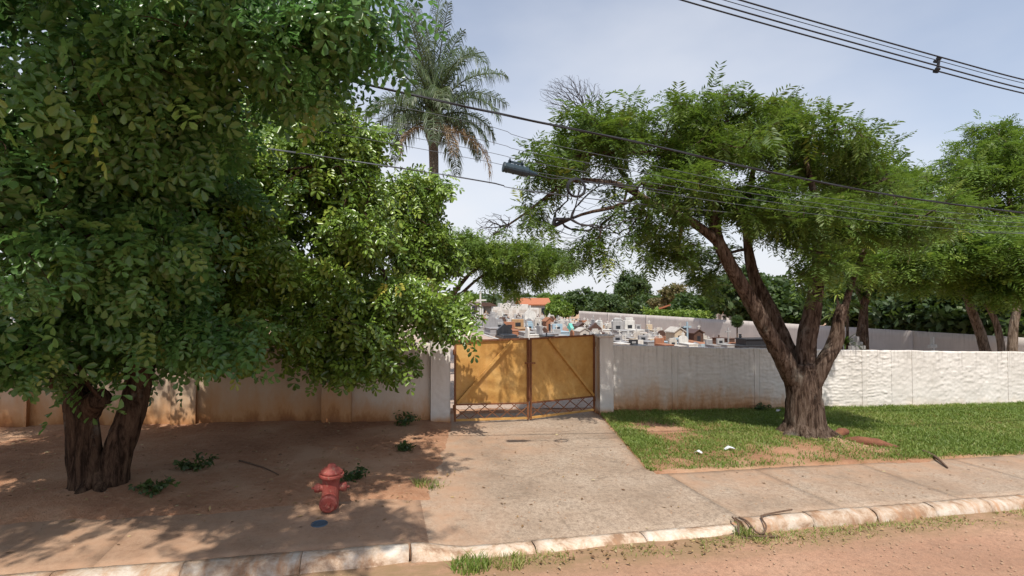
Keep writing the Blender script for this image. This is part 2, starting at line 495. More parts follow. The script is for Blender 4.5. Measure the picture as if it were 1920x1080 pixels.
# ------------------------------------------------------------------ pavement and driveway slabs
def slab(name, parent, ul, ur, v0, v1, z=0.125, res=0.14, dirt=None, drop=None, mat=None):
    """a concrete slab; ul, ur: left and right edge as functions of v"""
    nvv = max(3, int((v1 - v0) / res)); nuu = max(4, int((ur(v0) - ul(v0)) / res))
    vv = np.linspace(v0, v1, nvv + 1)
    s = np.linspace(0, 1, nuu + 1)
    X = np.array([ul(v) + s * (ur(v) - ul(v)) for v in vv]).T
    Y = np.repeat(vv[None, :], nuu + 1, 0)
    Zt = zg(X) + z + 0.012 * (fbm(X * 0.8, Y * 0.8, seed=41) - 0.5) + 0.006 * (fbm(X * 5, Y * 5, seed=42) - 0.5)
    if drop is not None: Zt = Zt - drop(X, Y)
    top = np.stack([X, Y, Zt], -1).reshape(-1, 3)
    i = np.arange(len(top)).reshape(X.shape)
    f = np.stack([i[:-1, :-1], i[1:, :-1], i[1:, 1:], i[:-1, 1:]], -1).reshape(-1, 4)
    loop = np.concatenate([i[:, 0], i[-1, 1:], i[-2::-1, -1], i[0, -2:0:-1]])
    low = top[loop].copy(); low[:, 2] -= 0.09
    j = len(top) + np.arange(len(loop))
    sf = np.stack([loop, j, np.roll(j, -1), np.roll(loop, -1)], -1)
    vs = np.concatenate([top, low])
    d = dirt(vs[:, 0], vs[:, 1]) if dirt else np.zeros(len(vs))
    return obj(name, np_mesh(name, vs, [f, sf], mat or M_CONC, {'dirt': d}), parent)

def drop_dip(X, Y):
    return 0.085 * sstep(0.25, 0.75, X) * sstep(4.35, 3.85, X) * sstep(6.3, 5.25, Y)
def dirt_side(u, v):
    return np.clip(0.35 + 0.5 * sstep(6.0, 6.6, v) + 0.25 * sstep(3.0, -2.0, u), 0, 1)
def dirt_drive(u, v):
    a = sstep(1.3, 0.0, u - drive_l(v)) * 0.95
    b = 0.75 * np.exp(-(((u - 2.2) / 0.9) ** 2 + ((v - 9.0) / 0.9) ** 2))
    c = 0.5 * sstep(0.35, 0.0, drive_r(v) - u) * sstep(6.8, 7.6, v)
    return np.clip(np.maximum(np.maximum(a, b), c) + 0.12, 0, 1)

pave = empty('pavement', (0, 0, 0)); tag(pave, kind='structure')
edges = [-12.0, -9.6, -7.2, -4.8, -2.4, 0.56]
for a, b in zip(edges[:-1], edges[1:]):
    slab('paving_slab', pave, lambda v, a=a: a + 0.0008, lambda v, b=b: b - 0.0008, 5.37, 6.85, dirt=lambda u, v: np.clip(dirt_side(u, v) + 0.35, 0, 1), drop=drop_dip, mat=M_CONC_L)
edges = [4.30, 5.9, 8.0, 10.1, 12.3, 14.6, 17.0, 20.0, 24.0]
for a, b in zip(edges[:-1], edges[1:]):
    slab('paving_slab', pave, lambda v, a=a: a + 0.0008, lambda v, b=b: b - 0.0008, 5.38, 7.0, dirt=dirt_side, drop=drop_dip)
drive = empty('driveway', (0, 0, 0)); tag(drive, kind='structure')
for v0, v1 in ((5.36, 11.6),):
    slab('concrete_slab', drive, lambda v: 0.43 if v < 6.9 else max(.43, float(drive_l(v)) - 0.15),
         lambda v: 4.298 if v < 7.1 else float(drive_r(v)), v0, v1, dirt=dirt_drive, drop=drop_dip, z=0.124)

# ------------------------------------------------------------------ kerb
M_KERB = None
def mat_kerb(name='whitewashed_kerb', k=1.0):
    t = NT(name)
    p = t.pos(); big = t.noise(p, 3.2, 8, 0.7, 0.3); st = t.noise(t.pos((6, 1, 1)), 1.3, 7, 0.7); fine = t.noise(p, 40, 5, 0.7)
    col = t.ramp(big, [(0.40 - .06 * (k - 1), (0.30, 0.185, 0.115)), (0.50 - .06 * (k - 1), (0.44 * k, 0.33 * k, 0.24 * k)), (0.64 - .06 * (k - 1), (0.56 * k, 0.49 * k, 0.41 * k))])
    col = t.mix(t.rng(st, 0.52, 0.66, 0, 0.75 / k ** 4), col, (0.42, 0.22, 0.11))
    col = t.mix(t.rng(fine, 0.6, 0.72, 0, 0.6), col, (0.24, 0.16, 0.11))
    return t.done(t.bsdf(col, 0.9, 0.2, bump=t.math('ADD', fine, big), bstr=0.6, bdist=0.02))
M_KERB = mat_kerb(); M_LIP = mat_kerb('white_cement_lip', 1.22)
def kerb_mesh(L, seed, low=0.0, ramp=False):
    prof = np.array([(5.13, -0.14), (5.145, 0.00), (5.165, 0.07), (5.19, 0.112), (5.225, 0.132), (5.30, 0.138), (5.352, 0.134), (5.356, -0.14)])
    nx = 14
    xs = np.linspace(0, L, nx + 1)
    X = np.repeat(xs[:, None], len(prof), 1); Y = np.repeat(prof[None, :, 0], nx + 1, 0); Zz = np.repeat(prof[None, :, 1], nx + 1, 0)
    lo = low * (sstep(0.0, 0.6, X) if ramp else np.ones_like(X))
    Zz = np.where(Zz > 0, Zz * (1 - lo), Zz)
    nse = fbm(X * 7 + seed * 13, Y * 30, Zz * 30, seed=51) - 0.5
    chip = np.clip(fbm(X * 3 + seed * 7, Y * 9, Zz * 9, seed=52) - 0.58, 0, 1) * 0.16
    inner = (Y > 5.12) & (Zz > -0.1)
    Y = Y + inner * (nse * 0.022 + chip * (Y < 5.26)); Zz = Zz + inner * (nse * 0.012 - chip * 0.5 * (Zz > 0.08))
    v = np.stack([X, Y, Zz], -1).reshape(-1, 3)
    i = np.arange(len(v)).reshape(X.shape)
    f = np.stack([i[:-1, :-1], i[1:, :-1], i[1:, 1:], i[:-1, 1:]], -1).reshape(-1, 4)
    return np_mesh('kerbstone', v, [f, i[0][None, ::-1], i[-1][None, :]], M_KERB, smooth=False)
kerb = empty('kerb', (0, 0, 0)); tag(kerb, kind='structure')
KM = [kerb_mesh(0.996, s) for s in range(5)]
def kerb_piece(me, u):
    sl = float(zg(u + 1) - zg(u))
    o = obj('kerbstone', me, kerb, (u, random.uniform(-.003, .003), float(zg(u)) + random.uniform(-.003, .003)), (0, -math.atan(sl), 0))
for k in range(12): kerb_piece(KM[k % 5], -11.66 + k)
for k in range(20): kerb_piece(KM[(k * 3 + 1) % 5], 4.22 + k)
# the dropped lip across the driveway, whitewashed cement
for k, (u, L) in enumerate(((0.36, 1.28), (1.65, 1.28), (2.94, 1.27))):
    lm = kerb_mesh(L, 30 + k, low=0.58, ramp=(k == 0)); lm.materials[0] = M_LIP
    kerb_piece(lm, u)
for o in [o for o in kerb.children if -1.0 < o.location.x < 0.0]:
    o.data = o.data.copy(); o.data.materials[0] = M_LIP

# ------------------------------------------------------------------ walls
def wall_mesh(name, u0, u1, vf, thick, top_z, mat, res=0.05, rough=None, along='u', base_drop=0.25):
    """a solid wall with a finely divided front; top_z(u) world height. along 'u': front faces -v; along 'v': front faces -u"""
    n = max(2, int((u1 - u0) / res)); us = np.linspace(u0, u1, n + 1)
    gz = (lambda a: zg(a) + 0.12) if along == 'u' else (lambda a: np.full_like(a, float(zg(vf)) + 0.10))
    hm = float(np.max(top_z(us) - gz(us))); m = max(3, int((hm + base_drop) / res))
    t = np.linspace(0, 1, m + 1)
    bz = gz(us) - base_drop
    Uu = np.repeat(us[:, None], m + 1, 1)
    Zz = bz[:, None] + (top_z(us) - bz)[:, None] * t[None, :]
    H = Zz - gz(us)[:, None]
    D = rough(Uu, H) if rough else np.zeros_like(Uu)
    fr = np.stack([Uu, vf - D, Zz], -1)
    bk = np.stack([us, np.full_like(us, vf + thick), top_z(us) - 0.004], -1)
    bb = np.stack([us, np.full_like(us, vf + thick), bz], -1)
    v = np.concatenate([fr.reshape(-1, 3), bk, bb])
    i = np.arange(fr.shape[0] * fr.shape[1]).reshape(fr.shape[:2])
    a = i.size + np.arange(n + 1); b = a + n + 1
    f = [np.stack([i[:-1, :-1], i[1:, :-1], i[1:, 1:], i[:-1, 1:]], -1).reshape(-1, 4),
         np.stack([i[:-1, -1], i[1:, -1], a[1:], a[:-1]], -1), np.stack([a[:-1], a[1:], b[1:], b[:-1]], -1),
         np.concatenate([i[0], [a[0], b[0]]])[None, ::-1], np.concatenate([i[-1], [a[-1], b[-1]]])[None, :]]
    hg = np.concatenate([H.ravel(), top_z(us) - gz(us), bz - gz(us)])
    tp = np.concatenate([(top_z(us)[:, None] - Zz).ravel(), np.zeros(n + 1), np.full(n + 1, hm)])
    if along == 'v':
        v = np.stack([v[:, 1], v[:, 0], v[:, 2]], -1); f = [q[:, ::-1] for q in f]
    return np_mesh(name, v, f, mat, {'hgt': hg, 'top': tp, 'mud': (sstep(12.5, 9.0, v[:, 0]) if along == 'u' else np.full(len(v), .6))}, smooth=False)

top_l = lambda u: zg(u) + 0.12 + 1.62 + 0.012 * (fbm(np.asarray(u) * 1.3, np.zeros_like(u), seed=61) - 0.5)
soft = lambda U_, H_: 0.012 * (fbm(U_ * 2, H_ * 2, seed=62) - 0.5) + 0.005 * (fbm(U_ * 11, H_ * 11, seed=63) - 0.5)
lw = empty('boundary_wall', (-0.9, 10.6, float(zg(-0.9)) + 0.12))
tag(lw, 'cream plastered wall with mud-stained foot, left of the rusty gate', 'wall', 'cemetery boundary walls')
def part(me, name, parent):
    o = obj(name, me, parent); o.matrix_parent_inverse = parent.matrix_basis.inverted(); return o
part(wall_mesh('wall_panel', -16.0, -0.90, 10.66, 0.15, top_l, M_WALL_L, 0.07, soft), 'wall_panel', lw)
part(wall_mesh('wall_panel', -0.898, 1.10, 10.545, 0.18, top_l, M_WALL_W, 0.05, soft), 'wall_panel', lw)
for u0, u1, vf in ((-0.98, -0.42, 10.475), (-3.55, -3.15, 10.56), (-6.10, -5.70, 10.56), (-8.7, -8.3, 10.56), (-11.3, -10.9, 10.56)):
    part(wall_mesh('pilaster', u0, u1, vf, 0.3, lambda u: top_l(u) + 0.012, M_WALL_L, 0.05, soft), 'pilaster', lw)

def courses(U_, H_):
    """mortar squeezed out between the blocks: ragged, mostly level ridges"""
    wav = 0.05 * (fbm(U_ * 0.9, H_ * 3, seed=64) - 0.5)
    n2 = fbm(U_ * 9.0, (H_ + wav) * 24.0, seed=66, o=3)
    y = H_ * 12.5 + 1.5 * (fbm(U_ * 1.7, H_ * 2.0, seed=65, o=3) - 0.5) + 0.5 * (n2 - 0.5)
    row = np.floor(y); fr = y - row
    amp = sstep(0.36, 0.66, fbm(U_ * 2.6 + row * 17.3, row * 3.7, seed=74, o=3))
    lip = np.clip((1 - fr) * 1.15, 0, 1) ** 1.6 * sstep(0.0, 0.16, fr)
    n3 = fbm(U_ * 17, H_ * 34, seed=76, o=2)
    amp = amp * (0.35 + 0.65 * sstep(0.35, 0.6, fbm(U_ * 0.7, H_ * 1.1, seed=77)))
    return 0.019 * amp * lip + 0.019 * (n2 - 0.5) + 0.022 * (n3 - 0.5) + 0.016 * (fbm(U_ * 1.2, H_ * 1.8, seed=75) - 0.5)
top_r = lambda u: zg(u) + 0.12 + 1.60 + 0.03 * (fbm(np.asarray(u) * 0.8, np.zeros_like(u), seed=67) - 0.5) + 0.02 * (fbm(np.asarray(u) * 4.5, np.zeros_like(u), seed=68) - 0.5)
rw = empty('boundary_wall', (5.42, 11.2, float(zg(5.4)) + 0.12))
tag(rw, 'rough white limewashed block wall behind the lawn, right of the gate', 'wall', 'cemetery boundary walls')
part(wall_mesh('wall_panel', 5.40, 14.0, 11.16, 0.17, top_r, M_WALL_R, 0.026, courses), 'wall_panel', rw)
part(wall_mesh('wall_panel', 14.002, 27.0, 11.16, 0.17, top_r, M_WALL_R, 0.036, courses), 'wall_panel', rw)
rough_s = lambda U_, H_: 0.010 * (fbm(U_ * 5, H_ * 5, seed=69) - 0.5)
for u0 in (7.05, 9.45, 12.95, 14.75, 18.55, 21.4, 24.2):
    part(wall_mesh('concrete_post', u0, u0 + 0.16, 11.150, 0.2, lambda u: top_r(u) + 0.004, M_WALL_R, 0.03, lambda a, b: 0.5 * courses(a, b)), 'concrete_post', rw)

sw = empty('side_wall', (27.0, 11.3, float(zg(27)) + 0.1))
tag(sw, 'long grey rendered wall behind the graves, running off into the distance', 'wall', 'cemetery boundary walls')
top_s = lambda a: np.full_like(np.asarray(a, float), 0.92) + 0.02 * (fbm(np.asarray(a) * .7, np.zeros_like(a), seed=70) - .5)
for k in range(6):
    part(wall_mesh('wall_panel', 11.35 + k * 9.0, 11.35 + (k + 1) * 9.0 - 0.01, 27.0, 0.18, top_s, M_SIDE, 0.3, along='v'), 'wall_panel', sw)

# ------------------------------------------------------------------ gate posts
def post(name, label, u0, u1, v0, v1, z1, mat, rough, cap):
    e = empty(name, ((u0 + u1) / 2, (v0 + v1) / 2, float(zg(u0)) + 0.1))
    tag(e, label, 'gate post', 'posts of the cemetery gate')
    part(wall_mesh('shaft', u0, u1, v0, v1 - v0, lambda u: np.full_like(np.asarray(u, float), z1), mat, 0.03, rough), 'shaft', e)
    if cap:
        o = MB().box(u0 - 0.03, u1 + 0.03, v0 - 0.03, v1 + 0.02, z1 + 0.002, z1 + 0.05, 0.015).build('cap', mat, e)
        o.matrix_parent_inverse = e.matrix_basis.inverted()
    return e
rcast = lambda U_, H_: 0.022 * (fbm(U_ * 14, H_ * 14, seed=71) - 0.5) + 0.02 * (fbm(U_ * 40, H_ * 40, seed=72) - 0.5)
post('gate_post', 'rough-cast white gate post beside the overhanging leaves', 1.103, 1.50, 10.46, 10.80, 1.76, M_POST, rcast, False)
post('gate_post', 'smooth pale concrete gate post next to the lawn', 5.05, 5.398, 10.98, 11.38, 1.70, M_POST, soft, True)

# ------------------------------------------------------------------ gate leaves
def mat_rust():
    t = NT('ochre_rusted_sheet')
    p = t.pos(); big = t.noise(p, 1.8, 7, 0.62, 0.5); mid = t.noise(p, 9, 7, 0.7); st = t.noise(t.pos((5, 5, 0.8)), 1.5, 6, 0.6); fine = t.noise(p, 60, 4, 0.7)
    col = t.ramp(big, [(0.3, (0.38, 0.18, 0.045)), (0.48, (0.50, 0.275, 0.08)), (0.7, (0.58, 0.36, 0.13))])
    col = t.mix(t.rng(mid, 0.5, 0.72, 0, 0.45), col, (0.33, 0.13, 0.035))
    col = t.mix(t.rng(st, 0.56, 0.7, 0, 0.4), col, (0.56, 0.32, 0.13))
    col = t.mix(t.rng(fine, 0.63, 0.75, 0, 0.6), col, (0.20, 0.075, 0.025))
    return t.done(t.bsdf(col, 0.75, 0.25, bump=t.math('ADD', mid, fine), bstr=0.25, bdist=0.008))
M_RUST = mat_rust()
M_IRON = worn('rusty_brown_iron', (0.16, 0.062, 0.028), (0.25, 0.10, 0.04), 6, 0.8, 0.4, 0.005)
def gate_leaf(name, label, P, Q, z_top, brace_up, lattice, sy=1):
    """P hinge foot, Q meeting foot (u,v); built in a local frame: x along the leaf"""
    P, Q = np.array(P), np.array(Q)
    L = float(np.hypot(*(Q - P))); ang = math.atan2(Q[1] - P[1], Q[0] - P[0])
    zp, zq = float(zg(P[0])) + 0.12 + 0.055, float(zg(Q[0])) + 0.12 + 0.045
    e = empty(name, (P[0], P[1], zp), ang)
    tag(e, label, 'gate', 'leaves of the rusty double gate')
    B = lambda x: (zq - zp) * x / L                       # foot line
    T = lambda x: z_top - zp + 0.012 * math.sin(x * 5)      # top line
    Mid = lambda x: B(x) + 0.335
    # the sheet, slightly buckled
    n, m = 22, 16
    xs = np.linspace(0.02, L - 0.02, n + 1); v = []
    for x in xs:
        for k in range(m + 1):
            z = Mid(x) + 0.015 + (T(x) - Mid(x) - 0.02) * k / m
            d = 0.030 * (fbm(np.array(x * 1.6 + P[0] * 3), np.array(z * 1.6), seed=73) - 0.5) * math.sin(math.pi * (x / L)) * 1.6
            v.append((x, float(d), z))
    v = np.array(v); i = np.arange(len(v)).reshape(n + 1, m + 1)
    f = np.stack([i[:-1, :-1], i[1:, :-1], i[1:, 1:], i[:-1, 1:]], -1).reshape(-1, 4)
    v2 = v.copy(); v2[:, 1] += 0.004
    sheet = obj('sheet', np_mesh('sheet', np.concatenate([v, v2]), [f, f[:, ::-1] + len(v)], M_RUST, smooth=True), e)
    yb = -0.02 * sy
    MB().bar((0, yb, T(0) - .005), (L, yb, T(L) - .005), 0.035, 0.035).build('top_rail', M_IRON, e)
    MB().bar((0, yb, Mid(0)), (L, yb, Mid(L)), 0.03, 0.03).build('middle_rail', M_IRON, e)
    MB().bar((0, yb, B(0) + .02), (L, yb, B(L) + .02), 0.035, 0.045).build('bottom_rail', M_RUST, e)
    MB().bar((0.018, yb - .002 * sy, B(0) - .01), (0.018, yb - .002 * sy, T(0) + .01), 0.036, 0.036).build('stile', M_IRON, e)
    MB().bar((L - 0.018, yb - .002 * sy, B(L) - .02), (L - 0.018, yb - .002 * sy, T(L) + .01), 0.036, 0.036).build('stile', M_IRON, e)
    xa, xb = brace_up
    br = MB().bar((xa, yb - 0.024 * sy, Mid(xa) + 0.03), (xb, yb - 0.024 * sy, T(xb) - 0.03), 0.055, 0.055)
    br.build('diagonal_brace', M_RUST, e)
    for hz in (.22, T(0) - .28):
        MB().tube([(-.012, yb, hz), (-.012, yb, hz + .11)], .016, 8).build('hinge', M_IRON, e)
    # diamond lattice in the foot opening
    k = lattice; w = L / k
    for j in range(-1, k + 1):
        for s in (1, -1):
            x0, x1 = j * w * 1.0 + (0 if s > 0 else w), j * w * 1.0 + (w if s > 0 else 0)
            x1 = x0 + s * w * 1.15
            a, b = 0.0, 1.0
            def cut(x): return (x - x0) / (x1 - x0)
            lo, hi = sorted((cut(0.03), cut(L - 0.03))); a, b = max(a, lo), min(b, hi)
            if b - a < 0.08: continue
            pt = lambda q: (x0 + (x1 - x0) * q, yb + 0.004 * s, B(x0 + (x1 - x0) * q) + 0.03 + 0.29 * q)
            MB().bar(pt(a), pt(b), 0.012, 0.016).build('lattice_bar', M_IRON, e)
    return e, L, T, B
gl, L1_, T1_, B1_ = gate_leaf('gate_leaf', 'left leaf of the ochre rusted sheet gate, brace rising to the right', (1.57, 10.44), (3.195, 10.575), 1.735, (0.06, 1.24), 5)
MB().bar((L1_ + 0.004, -0.05, 0.30), (L1_ + 0.004, -0.05, T1_(L1_) - .02), 0.03, 0.03).build('meeting_bar', M_IRON, gl)
MB().bar((L1_ - 0.10, -0.06, 1.12), (L1_ + 0.14, -0.06, 1.11), 0.02, 0.03).bar((L1_ - .02, -0.08, 1.03), (L1_ - .02, -0.08, 1.13), 0.03, 0.02).build('latch', M_IRON, gl)
gr, L2_, T2_, B2_ = gate_leaf('gate_leaf', 'right leaf of the ochre rusted sheet gate, brace falling to the right', (5.02, 11.24), (3.225, 10.585), 1.745, (0.06, 1.40), 5, -1)

# ------------------------------------------------------------------ foliage tools
def rot_frames(d, up):
    x = d / np.linalg.norm(d, axis=1, keepdims=True)
    z = up - (up * x).sum(1, keepdims=True) * x
    z = z / (np.linalg.norm(z, axis=1, keepdims=True) + 1e-9)
    y = np.cross(z, x)
    return np.stack([x, y, z], -1)            # columns

def scatter(template, pos, d, up, scale, rnd, jitter=0.0):
    """template (verts, faces list); returns verts, faces, rnd per vertex"""
    tv, tf = template
    R = rot_frames(d, up)
    v = np.einsum('nij,mj->nmi', R, tv) * scale[:, None, None] + pos[:, None, :]
    n, m = len(pos), len(tv)
    off = (np.arange(n) * m)[:, None, None]
    f = [(np.asarray(q)[None] + off).reshape(-1, np.asarray(q).shape[1]) for q in tf]
    rr = np.repeat(rnd[:, None], m, 1)
    if jitter: rr = np.clip(rr + rng.normal(0, jitter, rr.shape), 0, 1)
    return v.reshape(-1, 3), f, rr.reshape(-1)

def pinnate(pairs=5, length=0.24, ll=0.078, lw=0.038, droop=0.5, seed=0, terminal=True):
    """compound leaf: obovate folded leaflets along a drooping stalk"""
    r = np.random.default_rng(seed); V = []; F = []
    def leaflet(base, ang, pitch, L, W):
        d = np.array([math.cos(ang) * math.cos(pitch), math.sin(ang) * math.cos(pitch), math.sin(pitch)])
        s = np.cross([0, 0, 1.0], d); s /= np.linalg.norm(s); nrm = np.cross(d, s)
        k = len(V); fold = -0.18 * W
        pts = [base, base + d*L*0.45 + s*W*0.42 + nrm*fold*-1, base + d*L*0.80 + s*W*0.50 + nrm*fold*-1 - nrm*L*.04, base + d*L - nrm*L*0.12,
               base + d*L*0.80 - s*W*0.50 + nrm*fold*-1 - nrm*L*.04, base + d*L*0.45 - s*W*0.42 + nrm*fold*-1]
        V.extend(pts); F.append((k, k+1, k+2, k+3)); F.append((k, k+3, k+4, k+5))
    for i in range(pairs):
        t = (i + 0.7) / pairs
        b = np.array([t * length, 0, -droop * length * t * t * 0.6])
        for s in (1, -1):
            leaflet(b, s * math.radians(r.uniform(48, 72)), math.radians(r.uniform(-32, 8)), ll * r.uniform(.8, 1.15) * (0.75 + 0.35 * t), lw * r.uniform(.85, 1.15))
    if terminal:
        leaflet(np.array([length, 0, -droop * length * 0.6]), r.uniform(-.3, .3), math.radians(r.uniform(-50, -15)), ll, lw)
    return np.array(V), [np.array(F)]

def bipinnate(pairs=9, length=0.36, pl=0.115, pw=0.024, droop=0.4, seed=0):
    """feathery leaf: narrow pinnae either side of the stalk"""
    r = np.random.default_rng(seed); V = []; F = []
    for i in range(pairs):
        t = (i + 0.5) / pairs
        b = np.array([t * length, 0, -droop * length * t * t])
        for s in (1, -1):
            a = s * math.radians(r.uniform(50, 75)); L = pl * (0.55 + 1.1 * math.sin(math.pi * (0.15 + 0.75 * t)) * 0.6) * r.uniform(.8, 1.2)
            d = np.array([math.cos(a), math.sin(a), r.uniform(-.45, .05)]); q = np.array([-d[1], d[0], r.uniform(-.3, .3)])
            k = len(V)
            V += [b - q*pw*.25, b + d*L*.6 - q*pw*.5 - [0,0,.004], b + d*L - [0,0,.015], b + d*L*.6 + q*pw*.5 - [0,0,.004]]
            F.append((k, k+1, k+2, k+3))
    return np.array(V), [np.array(F)]

def spray(n=7, size=0.24, w=0.10, seed=0):
    """a tuft of plain leaves for trees farther off"""
    r = np.random.default_rng(seed); V = []; F = []
    for i in range(n):
        a = r.uniform(-2.4, 2.4); p = r.uniform(-.7, .5)
        d = np.array([math.cos(a)*math.cos(p), math.sin(a)*math.cos(p), math.sin(p)]); s = np.cross([0,0,1.], d); s /= np.linalg.norm(s)
        s = s * math.cos(.6*(i%3-1)) + np.cross(d, s) * math.sin(.6*(i%3-1))
        b = r.normal(0, size*.25, 3); L = size*r.uniform(.6, 1.1); W = w*r.uniform(.7, 1.2); k = len(V)
        V += [b, b + d*L*.55 + s*W*.5, b + d*L - [0,0,L*.15], b + d*L*.55 - s*W*.5]
        F.append((k, k+1, k+2, k+3))
    return np.array(V), [np.array(F)]

def in_blobs(blobs, n, r, shell=0.0, clump=0.0, size=9):
    if clump > 0:
        c = in_blobs(blobs, max(1, n // size), r, shell)
        k = r.integers(0, len(c), n)
        return c[k] + r.normal(0, 1, (n, 3)) * np.array([clump, clump, clump * 0.62])
    w = np.array([b[6] if len(b) > 6 else 1.0 for b in blobs], float)
    c = np.minimum(np.searchsorted(np.cumsum(w / w.sum()), (np.arange(n) + r.random()) / n), len(blobs) - 1)
    Bb = np.array([b[:6] for b in blobs])[c]
    d = r.normal(size=(n, 3)); d /= np.linalg.norm(d, axis=1, keepdims=True)
    rad = r.random(n) ** (1 / 3.0); rad = shell + (1 - shell) * rad
    return Bb[:, :3] + d * rad[:, None] * Bb[:, 3:6]

def catmull(pts, step=0.12):
    P = np.array(pts, float); out = []
    for i in range(len(P) - 1):
        p0, p1, p2, p3 = P[max(i-1, 0)], P[i], P[i+1], P[min(i+2, len(P)-1)]
        n = max(2, int(np.linalg.norm(p2[:3] - p1[:3]) / step))
        for k in range(n):
            t = k / n
            out.append(0.5 * ((2*p1) + (-p0+p2)*t + (2*p0-5*p1+4*p2-p3)*t*t + (-p0+3*p1-3*p2+p3)*t**3))
    out.append(P[-1])
    return np.array(out)

def limb_mesh(limbs, sides=12, lump=0.16, flare=None, seed=0):
    """thick limbs as one bark surface: list of [(x,y,z,r)...]"""
    V = []; F = []; caps = []; n0 = 0
    for li, L in enumerate(limbs):
        big = L[0][3] > 0.14
        Q = catmull(L, 0.07 if big else 0.16)
        P, R = Q[:, :3], np.maximum(Q[:, 3], 0.004)
        T = np.gradient(P, axis=0); T /= np.linalg.norm(T, axis=1, keepdims=True) + 1e-9
        a = np.cross(T[0], [0.3, 1.0, 0.1]); a /= np.linalg.norm(a)
        ns = 44 if big else sides if R.max() > 0.06 else 7
        ang = np.linspace(0, 2*np.pi, ns, endpoint=False)
        for i in range(len(P)):
            a = a - T[i] * (a @ T[i]); a /= np.linalg.norm(a); b = np.cross(T[i], a)
            ring = np.cos(ang)[:, None] * a + np.sin(ang)[:, None] * b
            pt = P[i] + ring * R[i]
            nz = fbm(pt[:, 0]*5 + seed, pt[:, 1]*5, pt[:, 2]*1.6, seed=81) - 0.5
            nz2 = fbm(pt[:, 0]*16 + seed, pt[:, 1]*16, pt[:, 2]*4, seed=82) - 0.5
            k = 1 + lump * 2.2 * nz + lump * 1.1 * nz2
            if big:
                fz = fbm(pt[:, 0]*26 + seed, pt[:, 1]*26, pt[:, 2]*3.2, seed=83, o=3)
                k = k - 0.16 * lump / 0.16 * np.clip(1 - np.abs(fz - 0.5) * 9, 0, 1) * min(1.0, 0.2 / R[i]) * 0.5
            if flare and li == 0:
                hh = max(0.0, 1 - (P[i][2] - P[0][2]) / flare[0])
                k = k + flare[1] * hh ** 2 * (0.6 + 0.4 * np.cos(ang * flare[2] + 0.7 + seed)) 
            V.append(P[i] + ring * (R[i] * k)[:, None])
        m = len(P)
        i = (n0 + np.arange(m * ns)).reshape(m, ns)
        F.append(np.stack([i[:-1], np.roll(i[:-1], -1, 1), np.roll(i[1:], -1, 1), i[1:]], -1).reshape(-1, 4))
        # closed end: a slightly sunken cut
        V.append((P[-1] + T[-1] * (-0.10 if big else 0.3) * R[-1])[None]); c = n0 + m * ns
        caps.append(np.stack([i[-1], np.roll(i[-1], -1), np.full(ns, c)], -1))
        n0 = c + 1
    return np.concatenate(V), F + caps

def grow(limbs, pts, r, bf=0.25, skip=0.25):
    """join crown points to the limbs by a branching tree (greedy, favouring short paths to the trunk)"""
    S = []; SR = []
    for k, L in enumerate(limbs):
        if k and L[-1][2] < L[0][2]: continue
        Q = catmull(L, 0.2); a = int(len(Q) * (skip if k else 0.8)); S.append(Q[a:, :3]); SR.append(Q[a:, 3])
    S = np.concatenate(S); SR = np.concatenate(SR)
    n = len(pts)
    d = np.linalg.norm(pts[:, None] - S[None], axis=2)
    best = d.argmin(1); cost = d.min(1)
    path = np.zeros(n); parent = -1 - best; todo = np.ones(n, bool); order = []
    pd = cost.copy()
    for _ in range(n):
        c = np.where(todo, cost, 1e9); i = int(c.argmin()); todo[i] = False; order.append(i)
        path[i] = pd[i] + (path[parent[i]] if parent[i] >= 0 else 0)
        dd = np.linalg.norm(pts - pts[i], axis=1)
        cc = dd + bf * path[i]
        better = todo & (cc < cost)
        cost[better] = cc[better]; pd[better] = dd[better]; parent[better] = i
    cnt = np.ones(n)
    for i in reversed(order):
        if parent[i] >= 0: cnt[parent[i]] += cnt[i]
    src = np.where((parent >= 0)[:, None], pts[np.maximum(parent, 0)], S[np.maximum(-1 - parent, 0)])
    lim = np.where(parent >= 0, 1.0, SR[np.maximum(-1 - parent, 0)] * 0.8)
    return src, cnt, lim, parent

def twig_mesh(src, dst, rad, r, sides=5, sub=3, bend=0.10, taper=0.72):
    n = len(src); D = dst - src; L = np.linalg.norm(D, axis=1, keepdims=True) + 1e-6
    T = D / L
    ref = np.where(np.abs(T[:, 2:3]) < 0.9, np.array([[0, 0, 1.0]]), np.array([[1.0, 0, 0]]))
    A = np.cross(T, ref); A /= np.linalg.norm(A, axis=1, keepdims=True); Bv = np.cross(T, A)
    off = (A * r.normal(0, bend, (n, 1)) + Bv * r.normal(0, bend, (n, 1))) * L + np.array([0, 0, 0.06]) * L
    ang = np.linspace(0, 2*np.pi, sides, endpoint=False)
    rings = []
    for k in range(sub + 1):
        t = k / sub
        c = src + D * t + off * (4 * t * (1 - t)) * 0.5
        rr = rad * (1 - (1 - taper) * t)
        rings.append(c[:, None] + (A[:, None] * np.cos(ang)[None, :, None] + Bv[:, None] * np.sin(ang)[None, :, None]) * rr[:, None, None])
    V = np.stack(rings, 1)                         # n, sub+1, sides, 3
    i = np.arange(n * (sub + 1) * sides).reshape(n, sub + 1, sides)
    f = np.stack([i[:, :-1], np.roll(i[:, :-1], -1, 2), np.roll(i[:, 1:], -1, 2), i[:, 1:]], -1).reshape(-1, 4)
    return V.reshape(-1, 3), f

